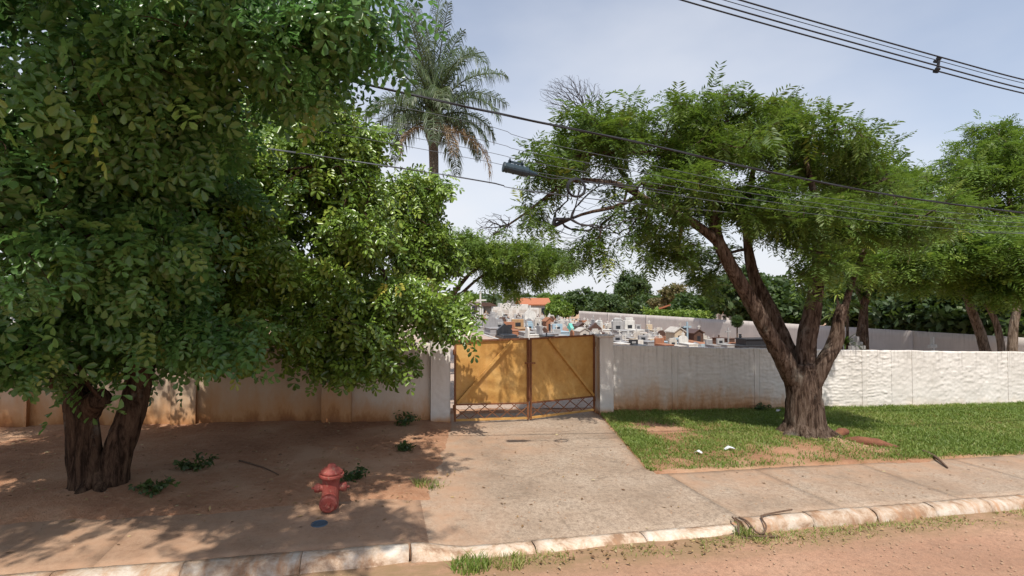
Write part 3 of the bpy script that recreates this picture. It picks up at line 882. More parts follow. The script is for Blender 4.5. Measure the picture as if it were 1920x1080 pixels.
def crown_leaves(pts, src, per, templates, r, scale=(0.8, 1.2), up_bias=1.0, outward=0.7, droop=0.25, spread=0.12, hue=None, along=1.0, up_vec=None):
    n = len(pts) * per
    k = np.repeat(np.arange(len(pts)), per)
    E_ = pts - src; L = np.linalg.norm(E_, axis=1, keepdims=True) + 1e-6; T = E_ / L
    back = r.random((n, 1)) ** 1.5 * np.minimum(L[k], 0.6) * along
    pos = pts[k] - T[k] * back + r.normal(0, spread, (n, 3)) * np.array([1, 1, 0.6])
    rd = r.normal(size=(n, 3)); rd /= np.linalg.norm(rd, axis=1, keepdims=True)
    d = T[k] * outward + rd * 0.9 + np.array([0, 0, -droop]); 
    up = (np.array([0, 0, up_bias]) if up_vec is None else np.array(up_vec)) + r.normal(0, 0.45, (n, 3))
    sc = r.uniform(*scale, n)
    base = np.clip(0.5 + r.normal(0, 0.16, n) + (0 if hue is None else hue[k]), 0, 1)
    which = r.integers(0, len(templates), n)
    Vs, Fs, Rs, o = [], [], [], 0
    for j, tp in enumerate(templates):
        s = which == j
        if not s.any(): continue
        v, f, rr = scatter(tp, pos[s], d[s], up[s], sc[s], base[s])
        Vs.append(v); Fs += [q + o for q in f]; Rs.append(rr); o += len(v)
    return np.concatenate(Vs), Fs, np.concatenate(Rs)

M_LEAF_A = mat_leaf('broad_leaflets', [(0.0, (0.050, 0.090, 0.015)), (0.45, (0.120, 0.200, 0.028)), (0.72, (0.195, 0.285, 0.040)), (0.93, (0.29, 0.36, 0.060)), (1.0, (0.42, 0.38, 0.08))], 0.22, 0.30)
M_LEAF_B = mat_leaf('dark_leaflets', [(0.0, (0.055, 0.115, 0.038)), (0.45, (0.105, 0.205, 0.058)), (0.8, (0.165, 0.28, 0.07)), (0.96, (0.24, 0.33, 0.07)), (1.0, (0.30, 0.34, 0.07))], 0.40, 0.28, (0.16, 0.40, 0.08))
M_LEAF_F = mat_leaf('feathery_leaves', [(0.0, (0.036, 0.068, 0.014)), (0.45, (0.080, 0.140, 0.022)), (0.75, (0.145, 0.205, 0.032)), (1.0, (0.26, 0.27, 0.045))], 0.36, 0.5)
M_LEAF_G = mat_leaf('fresh_leaves', [(0.0, (0.050, 0.095, 0.015)), (0.5, (0.125, 0.205, 0.030)), (1.0, (0.25, 0.32, 0.05))], 0.34, 0.5)
M_LEAF_D = mat_leaf('dull_far_leaves', [(0.0, (0.022, 0.042, 0.014)), (0.5, (0.045, 0.080, 0.022)), (1.0, (0.095, 0.135, 0.035))], 0.22, 0.55)
M_LEAF_R = mat_leaf('brownish_leaves', [(0.0, (0.09, 0.06, 0.03)), (0.5, (0.15, 0.115, 0.05)), (1.0, (0.20, 0.19, 0.08))], 0.25, 0.6)
M_BARK_A = mat_bark('dark_bark', (0.040, 0.024, 0.016), (0.085, 0.052, 0.034), (0.15, 0.095, 0.062))
M_BARK_R = mat_bark('grey_brown_bark', (0.052, 0.032, 0.022), (0.12, 0.080, 0.058), (0.21, 0.155, 0.12))
M_BARK_P = mat_bark('pale_bark', (0.11, 0.075, 0.05), (0.20, 0.145, 0.105), (0.32, 0.25, 0.19))
M_TWIG = flat('twig_bark', (0.085, 0.062, 0.045), 0.9)
M_DEAD = flat('bare_twigs', (0.060, 0.055, 0.058), 0.9)

def tree(name, label, cat, limbs, blobs, n, per, templates, leaf_mat, bark, seed, group=None, bf=0.25, flare=None, up_bias=1.0, scale=(0.8, 1.2),
         spread=0.12, shell=0.35, r0=0.0045, outward=0.7, droop=0.25, lump=0.16, hue_amp=0.22, twigs=True, up_vec=None, clump=0.0, csize=9):
    r = np.random.default_rng(seed)
    base = limbs[0][0]
    e = empty(name, (base[0], base[1], base[2]))
    tag(e, label, cat, group)
    inv = e.matrix_basis.inverted()
    v, f = limb_mesh(limbs, 14, lump, flare, seed)
    o = obj('trunk', np_mesh('trunk', v, f, bark, smooth=True), e); o.matrix_parent_inverse = inv
    pts = in_blobs(blobs, n, r, shell, clump, csize)
    src, cnt, lim, par = grow(limbs, pts, r, bf)
    if twigs:
        rad = np.minimum(r0 * cnt ** 0.5, lim)
        v, f = twig_mesh(src, pts, rad, r)
        o = obj('branches', np_mesh('branches', v, f, bark if twigs is True else twigs, smooth=True), e); o.matrix_parent_inverse = inv
        o['kind'] = 'stuff'
    hue = hue_amp * 2 * (fbm(pts[:, 0] * 0.9, pts[:, 1] * 0.9, pts[:, 2] * 0.9, seed=seed) - 0.5) + r.normal(0, 0.07, n)
    v, f, rr = crown_leaves(pts, src, per, templates, r, scale, up_bias, outward, droop, spread, hue, up_vec=up_vec)
    o = obj('crown', np_mesh('crown', v, f, leaf_mat, {'rnd': rr}), e); o.matrix_parent_inverse = inv
    o['kind'] = 'stuff'
    return e

def dead_fan(parent, limb, blobs, n, seed, mat, r0=0.0035, bf=0.5):
    """leafless branches"""
    r = np.random.default_rng(seed)
    pts = in_blobs(blobs, n, r, 0.1)
    src, cnt, lim, par = grow([limb], pts, r, bf)
    L0 = catmull(limb, 0.15)
    v, f = twig_mesh(src, pts, np.minimum(r0 * cnt ** 0.5, 0.05), r, sub=3, bend=0.08, taper=0.6)
    v2, f2 = limb_mesh([limb], 8, 0.05)
    o = obj('bare_branch', np_mesh('bare_branch', np.concatenate([v, v2]), [f] + [q + len(v) for q in f2], mat, smooth=True), parent)
    o.matrix_parent_inverse = parent.matrix_basis.inverted()
    return o

def roots(x, y, z, r, n, reach, seed):
    q = random.Random(seed); out = []
    for i in range(n):
        a = 2 * math.pi * (i + q.uniform(-.3, .3)) / n; l = reach * q.uniform(.7, 1.2); c, s_ = math.cos(a), math.sin(a)
        out.append([(x + c * r * .35, y + s_ * r * .35, z + r * 1.1, r * .45), (x + c * r * .95, y + s_ * r * .95, z + r * .35, r * .38), (x + c * (r + l * .5), y + s_ * (r + l * .5), z + .0, r * .22), (x + c * (r + l), y + s_ * (r + l), z - .12, r * .08)])
    return out

# ------------------------------------------------------------------ the big leafy tree on the left
PIN = [pinnate(5, 0.25, 0.088, 0.045, 0.5, 1), pinnate(4, 0.22, 0.092, 0.047, 0.9, 2), pinnate(5, 0.27, 0.084, 0.043, 1.2, 3)]
AT = [(-3.24, 7.2, 0.10, 0.22), (-3.27, 7.19, 0.46, 0.18), (-3.31, 7.19, 0.77, 0.172), (-3.34, 7.19, 1.15, 0.165), (-3.37, 7.19, 1.43, 0.15)]
A1 = [(-3.36, 7.19, 1.31, 0.16), (-3.42, 7.2, 1.5, 0.14), (-3.54, 7.23, 1.62, 0.12), (-3.65, 7.21, 1.65, 0.10)]
A1s = [(-3.3, 7.18, 1.24, 0.15), (-3.17, 7.08, 1.38, 0.125), (-3.04, 6.94, 1.46, 0.11)]
A2 = [(-3.07, 7.24, 0.12, 0.20), (-3.01, 7.22, 0.55, 0.17), (-2.94, 7.25, 0.92, 0.162), (-2.85, 7.35, 1.42, 0.155), (-2.82, 7.48, 2.06, 0.145), (-2.9, 7.6, 2.74, 0.15), (-2.88, 7.58, 3.56, 0.13), (-3.04, 7.51, 4.36, 0.11), (-3.15, 7.21, 5.05, 0.09), (-3.13, 6.78, 5.62, 0.06), (-3.02, 6.43, 6.15, 0.04)]
A3 = [(-2.89, 7.6, 3.22, 0.1), (-2.53, 7.6, 3.89, 0.09), (-2.2, 7.5, 4.6, 0.06), (-1.9, 7.4, 5.2, 0.03)]
A5 = [(-2.94, 7.49, 3.95, 0.08), (-2.34, 7.0, 4.8, 0.07), (-1.61, 6.17, 5.22, 0.05), (-0.85, 5.45, 5.36, 0.035), (-0.22, 4.87, 5.34, 0.02)]
A6 = [(-2.93, 7.61, 2.87, 0.07), (-3.21, 7.16, 3.3, 0.06), (-3.45, 6.6, 3.52, 0.04)]
A7 = [(-3.04, 7.51, 4.3, 0.08), (-3.9, 7.3, 5.0, 0.06), (-4.9, 7.0, 5.6, 0.03)]
A8 = [(-2.93, 7.6, 2.9, 0.08), (-3.9, 7.7, 3.4, 0.06), (-5.4, 7.6, 3.8, 0.03)]
A9 = [(-3.13, 6.9, 5.5, 0.08), (-3.1, 5.2, 6.0, 0.06), (-2.9, 3.2, 6.1, 0.03)]
BA = [(-2.94, 5.92, 4.89, 1.35, 1.6, 1.04, 2), (-1.55, 5.5, 5.1, 1.0, 1.1, 0.5, 1.0), (-0.42, 4.85, 5.2, 0.38, 0.5, 0.16, 0.32), (-3.37, 6.27, 3.36, 1.03, 1.3, 1.03, 1.4), (-3.0, 6.95, 2.28, 1.2, 0.9, 0.55, 1.2), (-2.75, 7.35, 4.0, 1.15, 1.2, 1.3, 1.6),
      (-3.3, 8.4, 2.25, 1.1, 0.7, 0.40, 0.4), (-2.6, 2.4, 6.0, 2.5, 1.5, 0.6, 1.05), (-4.6, 7.0, 6.3, 2.2, 2.2, 1.0, 1.4), (-5.9, 7.6, 3.9, 1.5, 2.0, 1.3, 1.4), (-5.0, 4.4, 5.2, 1.5, 1.6, 1.2, 1.1)]
treeA = tree('shade_tree', 'big leafy tree with forked dark trunk and cut stump on red soil', 'tree', [AT, A1, A1s, A2, A3, A5, A6, A7, A8, A9] + roots(-3.17, 7.2, .32, .19, 6, .28, 4), BA, 1850, 9, PIN,
             M_LEAF_B, M_BARK_A, 3, 'trees by the cemetery', flare=(0.5, 0.35, 5), droop=0.45, spread=0.14, up_vec=(-.1, -.5, .7), hue_amp=.3, scale=(.6, 1.35), shell=.4, clump=.22, csize=13)

PINB = [pinnate(5, 0.29, 0.105, 0.052, 0.5, 11), pinnate(4, 0.26, 0.11, 0.055, 1.0, 12), pinnate(4, 0.24, 0.09, 0.045, 1.5, 14), pinnate(6, 0.32, 0.10, 0.046, 0.8, 16)]
BT = [(-0.78, 13.32, -0.25, 0.24), (-0.79, 13.27, 2.08, 0.17), (-0.78, 12.92, 3.6, 0.14), (-0.75, 12.53, 5.2, 0.08), (-1.3, 12.39, 6.5, 0.04)]
BL1 = [(-0.78, 12.95, 3.4, 0.10), (-0.95, 11.6, 4.3, 0.08), (-1.2, 10.0, 4.7, 0.06), (-1.4, 8.6, 4.6, 0.03)]
BL2 = [(-0.79, 13.2, 2.4, 0.09), (-0.7, 12.0, 2.9, 0.075), (-0.6, 10.6, 3.0, 0.055), (-0.3, 9.4, 2.4, 0.03), (0.8, 9.3, 2.25, 0.014)]
BL3 = [(-0.8, 12.9, 3.0, 0.08), (-1.7, 11.2, 3.5, 0.06), (-2.2, 9.6, 3.5, 0.04)]
BB = [(-1.5, 12.0, 6.0, 1.4, 1.3, 1.1, .8), (0.2, 11.9, 4.9, 1.15, 1.2, 1.1, 1.1), (1.05, 11.9, 4.2, 0.80, 1.0, 1.1, .9), (-0.04, 11.6, 3.4, 1.4, 1.2, 1.1, .9), (-1.9, 12.0, 6.9, 0.9, 1.1, 0.5, .4),
      (-1.5, 8.7, 3.9, 1.55, 1.5, 1.45, 2.4), (-0.54, 9.0, 3.0, 1.55, 1.1, 1.15, 1.4), (-0.11, 9.3, 2.05, 1.15, 0.6, 0.65, 0.55), (0.85, 9.34, 2.25, 0.60, 0.4, 0.32, 0.26), (-1.6, 9.15, 2.1, 1.1, 0.6, 0.45, 0.45), (-2.6, 9.0, 3.0, .9, .9, 1.0, .6), (-1.35, 9.6, 5.3, 1.3, 1.3, 0.9, 1.1), (-2.0, 10.4, 4.6, .9, .8, 1.0, .8)]
tree('shade_tree', 'rounder bright green tree hanging over the cream wall beside the gate', 'tree', [BT, BL1, BL2, BL3], BB, 2000, 7, PINB, M_LEAF_A, M_BARK_A, 5, 'trees by the cemetery',
     droop=0.4, up_vec=(-.1, -.6, .7), hue_amp=.3, scale=(.6, 1.25), shell=.58, clump=.18, csize=13)

# ------------------------------------------------------------------ the spreading feathery tree on the right
BIP = [bipinnate(9, 0.36, 0.115, 0.026, 0.35, 1), bipinnate(9, 0.34, 0.12, 0.027, 0.7, 2), bipinnate(8, 0.30, 0.11, 0.026, 0.2, 3)]
LT = [(8.48, 8.56, -0.33, 0.42), (8.45, 8.56, 0.0, 0.37), (8.43, 8.56, 0.54, 0.335), (8.4, 8.55, 1.03, 0.325), (8.38, 8.55, 1.3, 0.26)]
L1 = [(8.35, 8.57, 0.76, 0.24), (8.08, 8.58, 1.2, 0.23), (7.62, 8.54, 1.86, 0.19), (7.09, 8.56, 2.71, 0.165), (6.66, 8.55, 3.33, 0.15), (6.44, 8.6, 3.85, 0.13), (6.37, 8.61, 4.47, 0.11), (6.37, 8.8, 5.15, 0.08), (6.17, 8.94, 5.87, 0.045)]
L1b = [(6.51, 8.59, 3.69, 0.1), (5.81, 8.56, 4.1, 0.085), (5.23, 8.5, 4.27, 0.07), (4.63, 8.45, 4.52, 0.06), (4.24, 8.55, 4.72, 0.05), (3.43, 8.77, 4.76, 0.04), (3.09, 8.87, 4.51, 0.03), (2.66, 8.99, 4.17, 0.022), (2.1, 9.15, 3.77, 0.012)]
L1c = [(6.37, 8.61, 4.42, 0.08), (6.12, 8.56, 5.02, 0.065), (5.38, 8.65, 5.35, 0.05), (4.24, 8.95, 5.39, 0.04), (3.36, 9.19, 5.25, 0.02)]
L1d = [(4.69, 8.44, 4.49, 0.045), (4.22, 8.57, 4.28, 0.036), (3.69, 8.81, 4.16, 0.028), (3.06, 9.09, 3.85, 0.016)]
L2 = [(8.46, 8.64, 0.85, 0.2), (8.37, 8.86, 1.49, 0.185), (8.18, 9.1, 2.26, 0.165), (8.02, 9.44, 3.07, 0.14), (7.92, 9.55, 4.13, 0.1), (8.03, 9.49, 5.31, 0.07), (8.36, 9.37, 6.6, 0.035)]
L3 = [(8.44, 8.55, 0.92, 0.24), (8.48, 8.51, 1.73, 0.21), (8.63, 8.46, 2.6, 0.185), (8.79, 8.5, 3.58, 0.12), (8.73, 8.49, 4.57, 0.08), (8.49, 8.63, 5.8, 0.04)]
L4 = [(8.48, 8.43, 0.78, 0.2), (8.65, 8.27, 1.33, 0.17), (8.87, 8.2, 1.75, 0.165), (8.93, 8.18, 2.18, 0.13), (9.02, 8.15, 2.47, 0.12)]
L4b = [(9.0, 8.22, 2.06, 0.07), (9.39, 8.24, 3.03, 0.055), (9.89, 8.19, 4.02, 0.045), (10.41, 8.14, 4.59, 0.02)]
for L_ in (L1, L2, L3, L4): L_[:] = [(a, b, c, d * .87) for a, b, c, d in L_]
BR = [(5.76, 9.24, 6.25, 1.25, 1.4, 0.26, 1), (4.18, 9.17, 5.65, 0.95, 1.0, 0.2, 0.6), (3.23, 9.12, 5.08, 0.55, 0.6, 0.28, 0.35), (7.6, 9.24, 6.25, 1.1, 1.3, 0.24, 0.65), (8.7, 9.55, 6.75, 0.65, 0.7, 0.16, 0.22), (5.98, 8.17, 5.42, 1.3, 1.3, 0.25, 0.8), (8.3, 8.58, 5.6, 0.95, 1.3, 0.34, 0.8), (4.85, 7.98, 4.62, 0.5, 0.7, 0.15, 0.22), (6.5, 8.6, 4.6, 1.0, 1.1, 0.28, 0.65), (4.75, 8.54, 3.89, 0.5, 0.5, 0.16, 0.2), (5.71, 9.01, 3.77, 0.6, 0.7, 0.28, 0.35), (7.6, 8.31, 4.35, 1.15, 1.2, 0.34, 0.8), (8.5, 7.86, 4.1, 0.98, 1.1, 0.30, 0.6), (8.5, 8.09, 3.25, 0.75, 0.9, 0.24, 0.25), (7.57, 10.59, 3.36, 0.6, 0.9, 0.45, 0.3), (10.5, 8.95, 5.2, 0.9, 1.1, 0.28, 0.5), (10.0, 8.16, 4.13, 0.85, 1.1, 0.32, 0.6), (3.03, 9.0, 3.99, 0.75, 0.6, 0.26, 0.13), (4.12, 8.82, 3.5, 0.45, 0.45, 0.14, 0.1), (4.4, 8.71, 5.1, 1.1, 0.9, 0.2, 0.16), (6.75, 9.2, 6.2, 1.0, 1.2, 0.22, .6), (9.6, 8.9, 5.75, 1.0, 1.1, 0.24, .5), (5.0, 9.3, 6.05, .9, 1.0, .2, .4)]
treeR = tree('spreading_tree', 'spreading feathery-leaved tree with thick forked trunk on the lawn', 'tree', [LT, L1, L1b, L1c, L1d, L2, L3, L4, L4b] + roots(8.46, 8.56, -.16, .33, 8, .40, 2), BR, 1150, 7, BIP,
             M_LEAF_F, M_BARK_R, 9, 'trees by the cemetery', flare=(0.7, 0.30, 6), up_bias=2.8, spread=0.07, droop=0.06, shell=0.1, r0=0.007, scale=(.75, 1.2), clump=.25, csize=8)
LD = [(4.79, 8.61, 4.53, 0.05), (4.71, 9.55, 5.44, 0.04), (4.49, 10.11, 6.44, 0.03)]
dead_fan(treeR, LD, [(4.21, 10.48, 7.05, 0.80, 0.5, 0.46, 1)], 620, 4, M_DEAD, 0.0026, 0.8)
dead_fan(treeR, [(2.66, 8.99, 4.17, 0.02), (2.35, 9.08, 3.95, 0.015)], [(2.14, 9.13, 3.92, 0.44, 0.4, 0.27, 1)], 150, 6, M_DEAD)
dead_fan(treeR, [(4.22, 8.57, 4.28, 0.03), (3.69, 8.81, 4.16, 0.025), (3.2, 9.0, 3.95, 0.018)], [(3.5, 8.9, 4.05, 1.0, 0.6, 0.45, 1), (4.0, 8.7, 4.9, .9, .6, .3, .6), (4.6, 8.6, 4.0, .7, .5, .3, .6)], 240, 8, M_DEAD, .004)

# ------------------------------------------------------------------ more trees
def up_limbs(x, y, h, r, spread_, seed, k=4, z0=None):
    """a plain trunk that forks into k limbs"""
    q = random.Random(seed); z = float(zg(x)) + 0.05 if z0 is None else z0
    fork = h * 0.42
    L = [[(x, y, z - 0.1, r * 1.25), (x + q.uniform(-.1, .1), y, z + fork * .5, r), (x + q.uniform(-.2, .2), y, z + fork, r * .8)]]
    c = L[0][-1]
    for i in range(k):
        a = 2 * math.pi * (i + q.random() * .6) / k
        e = (x + math.cos(a) * spread_, y + math.sin(a) * spread_, z + h * q.uniform(.75, .95))
        m = ((c[0] + e[0]) / 2 + q.uniform(-.2, .2), (c[1] + e[1]) / 2, c[2] + (e[2] - c[2]) * .6)
        L.append([(c[0], c[1], c[2] - 0.15, r * .6), (*m, r * .4), (*e, r * .15)])
    return L

SPR = [spray(8, 0.26, 0.11, 1), spray(8, 0.26, 0.11, 2), spray(7, 0.3, 0.12, 3)]
SPRB = [spray(8, 0.55, 0.26, 4), spray(8, 0.5, 0.25, 5)]
BIPB = [bipinnate(7, 0.50, 0.17, 0.05, 0.45, 21), bipinnate(7, 0.46, 0.17, 0.05, 0.9, 22)]
# the small tree whose sprays hang in front of the palm's foot
ET = [(1.3, 16.3, -0.1, 0.17), (1.57, 16.18, 1.27, 0.14), (2.05, 16.03, 2.27, 0.11), (2.5, 15.89, 2.93, 0.08), (2.93, 15.76, 3.43, 0.05), (3.65, 15.56, 3.93, 0.03)]
ET2 = [(2.05, 16.03, 2.27, 0.07), (2.6, 15.9, 2.75, 0.05), (3.3, 15.6, 3.35, 0.04), (4.4, 15.4, 3.75, 0.02)]
BE = [(3.01, 15.73, 4.1, 0.75, 0.9, 0.47, 0.7), (4.54, 15.32, 3.93, 1.25, 1.0, 0.5, 1), (3.49, 15.61, 3.52, 0.27, 0.3, 0.42, 0.15), (4.06, 15.47, 3.27, 0.3, 0.3, 0.63, 0.2), (4.94, 15.23, 3.35, 0.33, 0.3, 0.37, 0.12), (5.57, 14.53, 3.73, 0.4, 0.4, 0.19, 0.12), (2.52, 15.86, 4.27, 0.5, 0.5, 0.42, 0.3)]
tree('drooping_tree', 'small light green tree with drooping sprays just inside the gate', 'tree', [ET, ET2], BE, 330, 7, BIP, M_LEAF_G, M_BARK_R, 13, 'trees by the cemetery', up_bias=1.3, droop=0.4)
# three leaning trees inside the wall at the right
T1 = [(22.18, 13.79, -0.95, 0.22), (21.81, 13.87, 1.02, 0.16), (21.26, 13.98, 2.6, 0.135), (20.97, 14.02, 4.18, 0.12), (20.99, 14.19, 5.8, 0.06)]
T2 = [(21.43, 12.95, -0.9, 0.14), (21.18, 12.99, 1.48, 0.1), (20.79, 13.27, 2.88, 0.08), (20.58, 13.5, 4.13, 0.05)]
T3 = [(24.01, 14.34, -0.95, 0.19), (24.1, 14.28, 1.35, 0.145), (24.25, 14.21, 2.6, 0.13), (24.68, 14.56, 4.95, 0.11), (25.66, 15.28, 7.75, 0.06)]
B1 = [(20.41, 13.64, 4.91, 2.12, 1.8, 0.87, 1), (19.62, 14.35, 5.77, 1.58, 1.5, 0.79, 0.7), (19.14, 13.48, 4.1, 1.69, 1.5, 0.75, 0.7), (20.77, 13.06, 3.35, 1.31, 1.3, 0.56, 0.5), (17.87, 13.83, 3.72, 1.31, 1.3, 0.75, 0.5)]
B2 = [(19.96, 12.22, 4.19, 1.42, 1.2, 0.71, 1), (20.48, 12.11, 3.13, 1.06, 1.2, 0.53, 0.5)]
B3 = [(25.81, 15.74, 8.56, 2.29, 2.0, 1.03, 1), (23.82, 16.29, 7.53, 2.06, 2.0, 0.8, 0.7), (26.28, 16.61, 10.03, 0.96, 1.0, 0.43, 0.2), (25.7, 14.76, 7.19, 1.75, 2.0, 1.31, 1), (27.57, 15.25, 9.24, 1.6, 2.0, 1.03, 0.7), (24.68, 14.04, 5.31, 1.25, 1.5, 1.04, 0.5)]
tree('leaning_tree', 'bright green tree with thick left-leaning trunk behind the white wall', 'tree', [T1], B1, 520, 7, BIPB, M_LEAF_G, M_BARK_P, 15, 'trees by the cemetery', up_bias=1.5)
tree('leaning_tree', 'thin-stemmed tree crossing between the two thicker trunks at the right', 'tree', [T2], B2, 220, 7, BIPB, M_LEAF_G, M_BARK_P, 17, 'trees by the cemetery', up_bias=1.5)
tree('leaning_tree', 'tallest tree at the far right, straight trunk behind the white wall', 'tree', [T3], B3, 560, 7, BIPB, M_LEAF_G, M_BARK_P, 19, 'trees by the cemetery', up_bias=1.5)
B4 = [(21.5, 19.2, 6.6, 1.9, 1.8, 0.9, .8), (23.2, 18.4, 5.0, 1.9, 1.6, 1.0, .8), (21.0, 19.0, 4.8, 1.8, 1.6, 1.1, .7), (24.49, 20.24, 8.42, 2.44, 2.2, 1.08, 1), (22.93, 20.69, 6.93, 2.44, 2.2, 1.62, 1), (24.9, 20.0, 6.12, 2.5, 2.2, 1.62, 1)]
tree('yellowish_tree', 'yellow-green tree rising behind the right side of the spreading tree', 'tree', up_limbs(24.0, 20.5, 7.5, 0.20, 1.6, 3), B4, 800, 7, BIPB, M_LEAF_G, M_BARK_R, 23, 'trees by the cemetery', up_bias=1.5, scale=(1.0, 1.5))

def far_tree(name, label, x, y, h, rx, rz, leaf, seed, n=150, cat='tree', lobes=5, tpl=None, base=0.0, group='trees beyond the graves', per=8):
    q = random.Random(seed); z = float(zg(x)) + base
    bl = [(x, y, z + h - rz, rx * .8, rx * .8, rz * .85, 1.4)]
    for i in range(lobes):
        a = 2 * math.pi * (i + q.random()) / lobes
        bl.append((x + math.cos(a) * rx * .6, y + math.sin(a) * rx * .6, z + h - rz * q.uniform(.8, 1.5), rx * q.uniform(.35, .55), rx * .5, rz * q.uniform(.4, .6), .8))
    return tree(name, label, cat, up_limbs(x, y, h * .85, max(.09, h * .028), rx * .5, seed, z0=z), bl, n, per, tpl or SPRB, leaf, M_BARK_R, seed, group, bf=0.3,
                scale=(0.75, 1.35) if rx > 1.6 else (0.5, 0.9), spread=rx * 0.10, shell=0.45, twigs=M_TWIG, r0=0.008)
# beyond the side wall (its dark thicket), from near to far
side = [(33.0, 13.5, 5.4, 3.0), (32.2, 18.5, 4.6, 2.6), (35.5, 16.5, 7.5, 3.2), (31.8, 22.5, 5.0, 2.6), (34.5, 25.0, 6.2, 3.0), (31.5, 28.0, 5.2, 2.4), (35.0, 31.5, 6.4, 3.0),
        (31.3, 33.5, 4.8, 2.2), (33.0, 38.0, 6.0, 2.8), (31.2, 45.5, 4.4, 1.9)]
sl = ['broad dark tree above the grey side wall, nearest the right edge', 'low dark tree hanging over the side wall behind the strappy shrub', 'tall dark tree behind the leaning trunks, beyond the side wall',
      'dark rounded tree over the side wall, right of the forked trunk', 'tall dark tree behind the forked trunk of the spreading tree', 'dense dark tree over the side wall, seen between the forked limbs',
      'large dark tree left of the forked trunk, beyond the side wall', 'low bushy tree at the side wall near the round topiary', 'dark tree beside the orange roof, beyond the side wall', 'small dark tree right of the brownish tree']
for i, ((x, y, h, rx), lb) in enumerate(zip(side, sl)):
    far_tree('dark_tree', lb, x, y, h, rx, h * .36, M_LEAF_D, 40 + i, 170)
ft = far_tree
ft('tall_tree', 'tall rounded dark tree standing above the tree line behind the graves', 46.1, 85.9, 9.9, 3.5, 3.6, M_LEAF_D, 60, 200, lobes=6)
ft('dark_tree', 'dark rounded tree left of the tall tree, behind the graves', 35.1, 83.8, 5.9, 3.4, 2.6, M_LEAF_D, 61, 170)
ft('dark_tree', 'dark tree directly in front of the tall rounded tree', 37.6, 78.0, 5.4, 3.3, 2.5, M_LEAF_D, 62, 170)
ft('dark_tree', 'dark low tree between the tall tree and the brownish tree', 41.2, 71.8, 4.9, 2.9, 2.2, M_LEAF_D, 63, 150)
ft('brownish_tree', 'brownish sparse tree above the orange tiled roof', 39.4, 61.9, 6.2, 2.0, 1.5, M_LEAF_R, 64, 90, lobes=4, per=5)
ft('reddish_bush', 'small reddish brown bush left of the brownish tree', 39.6, 66.5, 4.4, 1.2, 1.0, M_LEAF_R, 65, 70, per=6)
ft('pale_tree', 'pale green tree behind the red-roofed building', 38.3, 114.0, 5.8, 3.2, 2.4, M_LEAF_G, 66, 130)
ft('pale_tree', 'light green tree right of the grey roof, far behind', 38.4, 103.6, 5.2, 2.9, 2.2, M_LEAF_G, 67, 130)
ft('green_tree', 'bright round green tree far behind the tall white cross', 19.6, 108.6, 5.0, 2.5, 1.9, M_LEAF_G, 68, 130)
ft('dark_tree', 'distant dark tree above the grey roofed shed', 39.8, 134.3, 5.4, 2.9, 2.0, M_LEAF_D, 69, 120)
ft('dark_tree', 'dark tree with hanging foliage left of the slanting limb', 28.9, 36.0, 6.6, 2.2, 2.4, M_LEAF_D, 70, 170)
ft('green_bush', 'bushy green tree with yellowish top in front of the far tree line', 30.8, 83.0, 3.6, 2.2, 1.6, M_LEAF_G, 71, 110)
for i, (x, y, h, rx, lb) in enumerate([(-8, 60, 6, 4, 'dark tree far behind the cream wall, seen through leaves at the far left'), (2, 75, 6.5, 4.5, 'dark tree far behind the two shade trees, seen through leaf gaps'),
                                       (11, 120, 5.2, 4, 'far dark tree low on the skyline left of the white cross')]):
    ft('dark_tree', lb, x, y, h, rx, h * .4, M_LEAF_D, 80 + i, 140)
# the low wood on the skyline
r_ = np.random.default_rng(91)
wx = r_.uniform(-150, 320, 2600); wy = 190 + r_.uniform(0, 60, 2600); wz = zg(wx) + r_.random(2600) ** 1.3 * (4.6 + 2.0 * fbm(wx * .03, wy * .02, seed=92))
d_ = r_.normal(size=(2600, 3)); up_ = np.array([0, 0, 1.0]) + r_.normal(0, .5, (2600, 3))
v_, f_, rr_ = scatter(spray(9, 1.9, 1.2, 7), np.stack([wx, wy, wz], -1), d_, up_, r_.uniform(.8, 1.5, 2600), np.clip(.4 + r_.normal(0, .2, 2600), 0, 1))
tag(obj('distant_wood', np_mesh('distant_wood', v_, f_, M_LEAF_D, {'rnd': rr_})), 'low dark wood along the skyline far behind the cemetery', 'wood', kind='stuff')

# clipped hedge behind the side wall, round topiary
hd = empty('clipped_hedge', (29.6, 44.5, float(zg(29.6)))); tag(hd, 'bright green clipped hedge showing above the grey side wall', 'hedge')
hp = np.stack([r_.uniform(28.2, 30.0, 900), r_.uniform(40, 50.5, 900), r_.uniform(-.9, 1.55, 900)], -1); hp[:, 2] = np.minimum(hp[:, 2], 1.25 + .3 * fbm(hp[:, 1] * 1.1, hp[:, 0], seed=5))
v_, f_, rr_ = scatter(spray(9, .34, .2, 8), hp, r_.normal(size=(900, 3)), np.array([0, 0, 1.]) + r_.normal(0, .5, (900, 3)), r_.uniform(.7, 1.2, 900), np.clip(.7 + r_.normal(0, .15, 900), 0, 1))
o = obj('foliage', np_mesh('foliage', v_, f_, M_LEAF_G, {'rnd': rr_}), hd); o.matrix_parent_inverse = hd.matrix_basis.inverted(); o['kind'] = 'stuff'
tp = empty('topiary_bush', (24.6, 30.7, float(zg(24.6)) + .1)); tag(tp, 'dark round topiary ball before the grey side wall', 'bush')
MB().tube([(0, 0, 0), (0, 0, 1.5)], .05, 7).build('stem', M_BARK_R, tp)
dd_ = r_.normal(size=(420, 3)); dd_ /= np.linalg.norm(dd_, axis=1, keepdims=True)
v_, f_, rr_ = scatter(spray(8, .13, .07, 9), dd_ * (.36 * r_.random((420, 1)) ** .3) + [0, 0, 1.85], dd_, np.array([0, 0, 1.]) + r_.normal(0, .4, (420, 3)), r_.uniform(.8, 1.2, 420), np.clip(.4 + r_.normal(0, .15, 420), 0, 1))
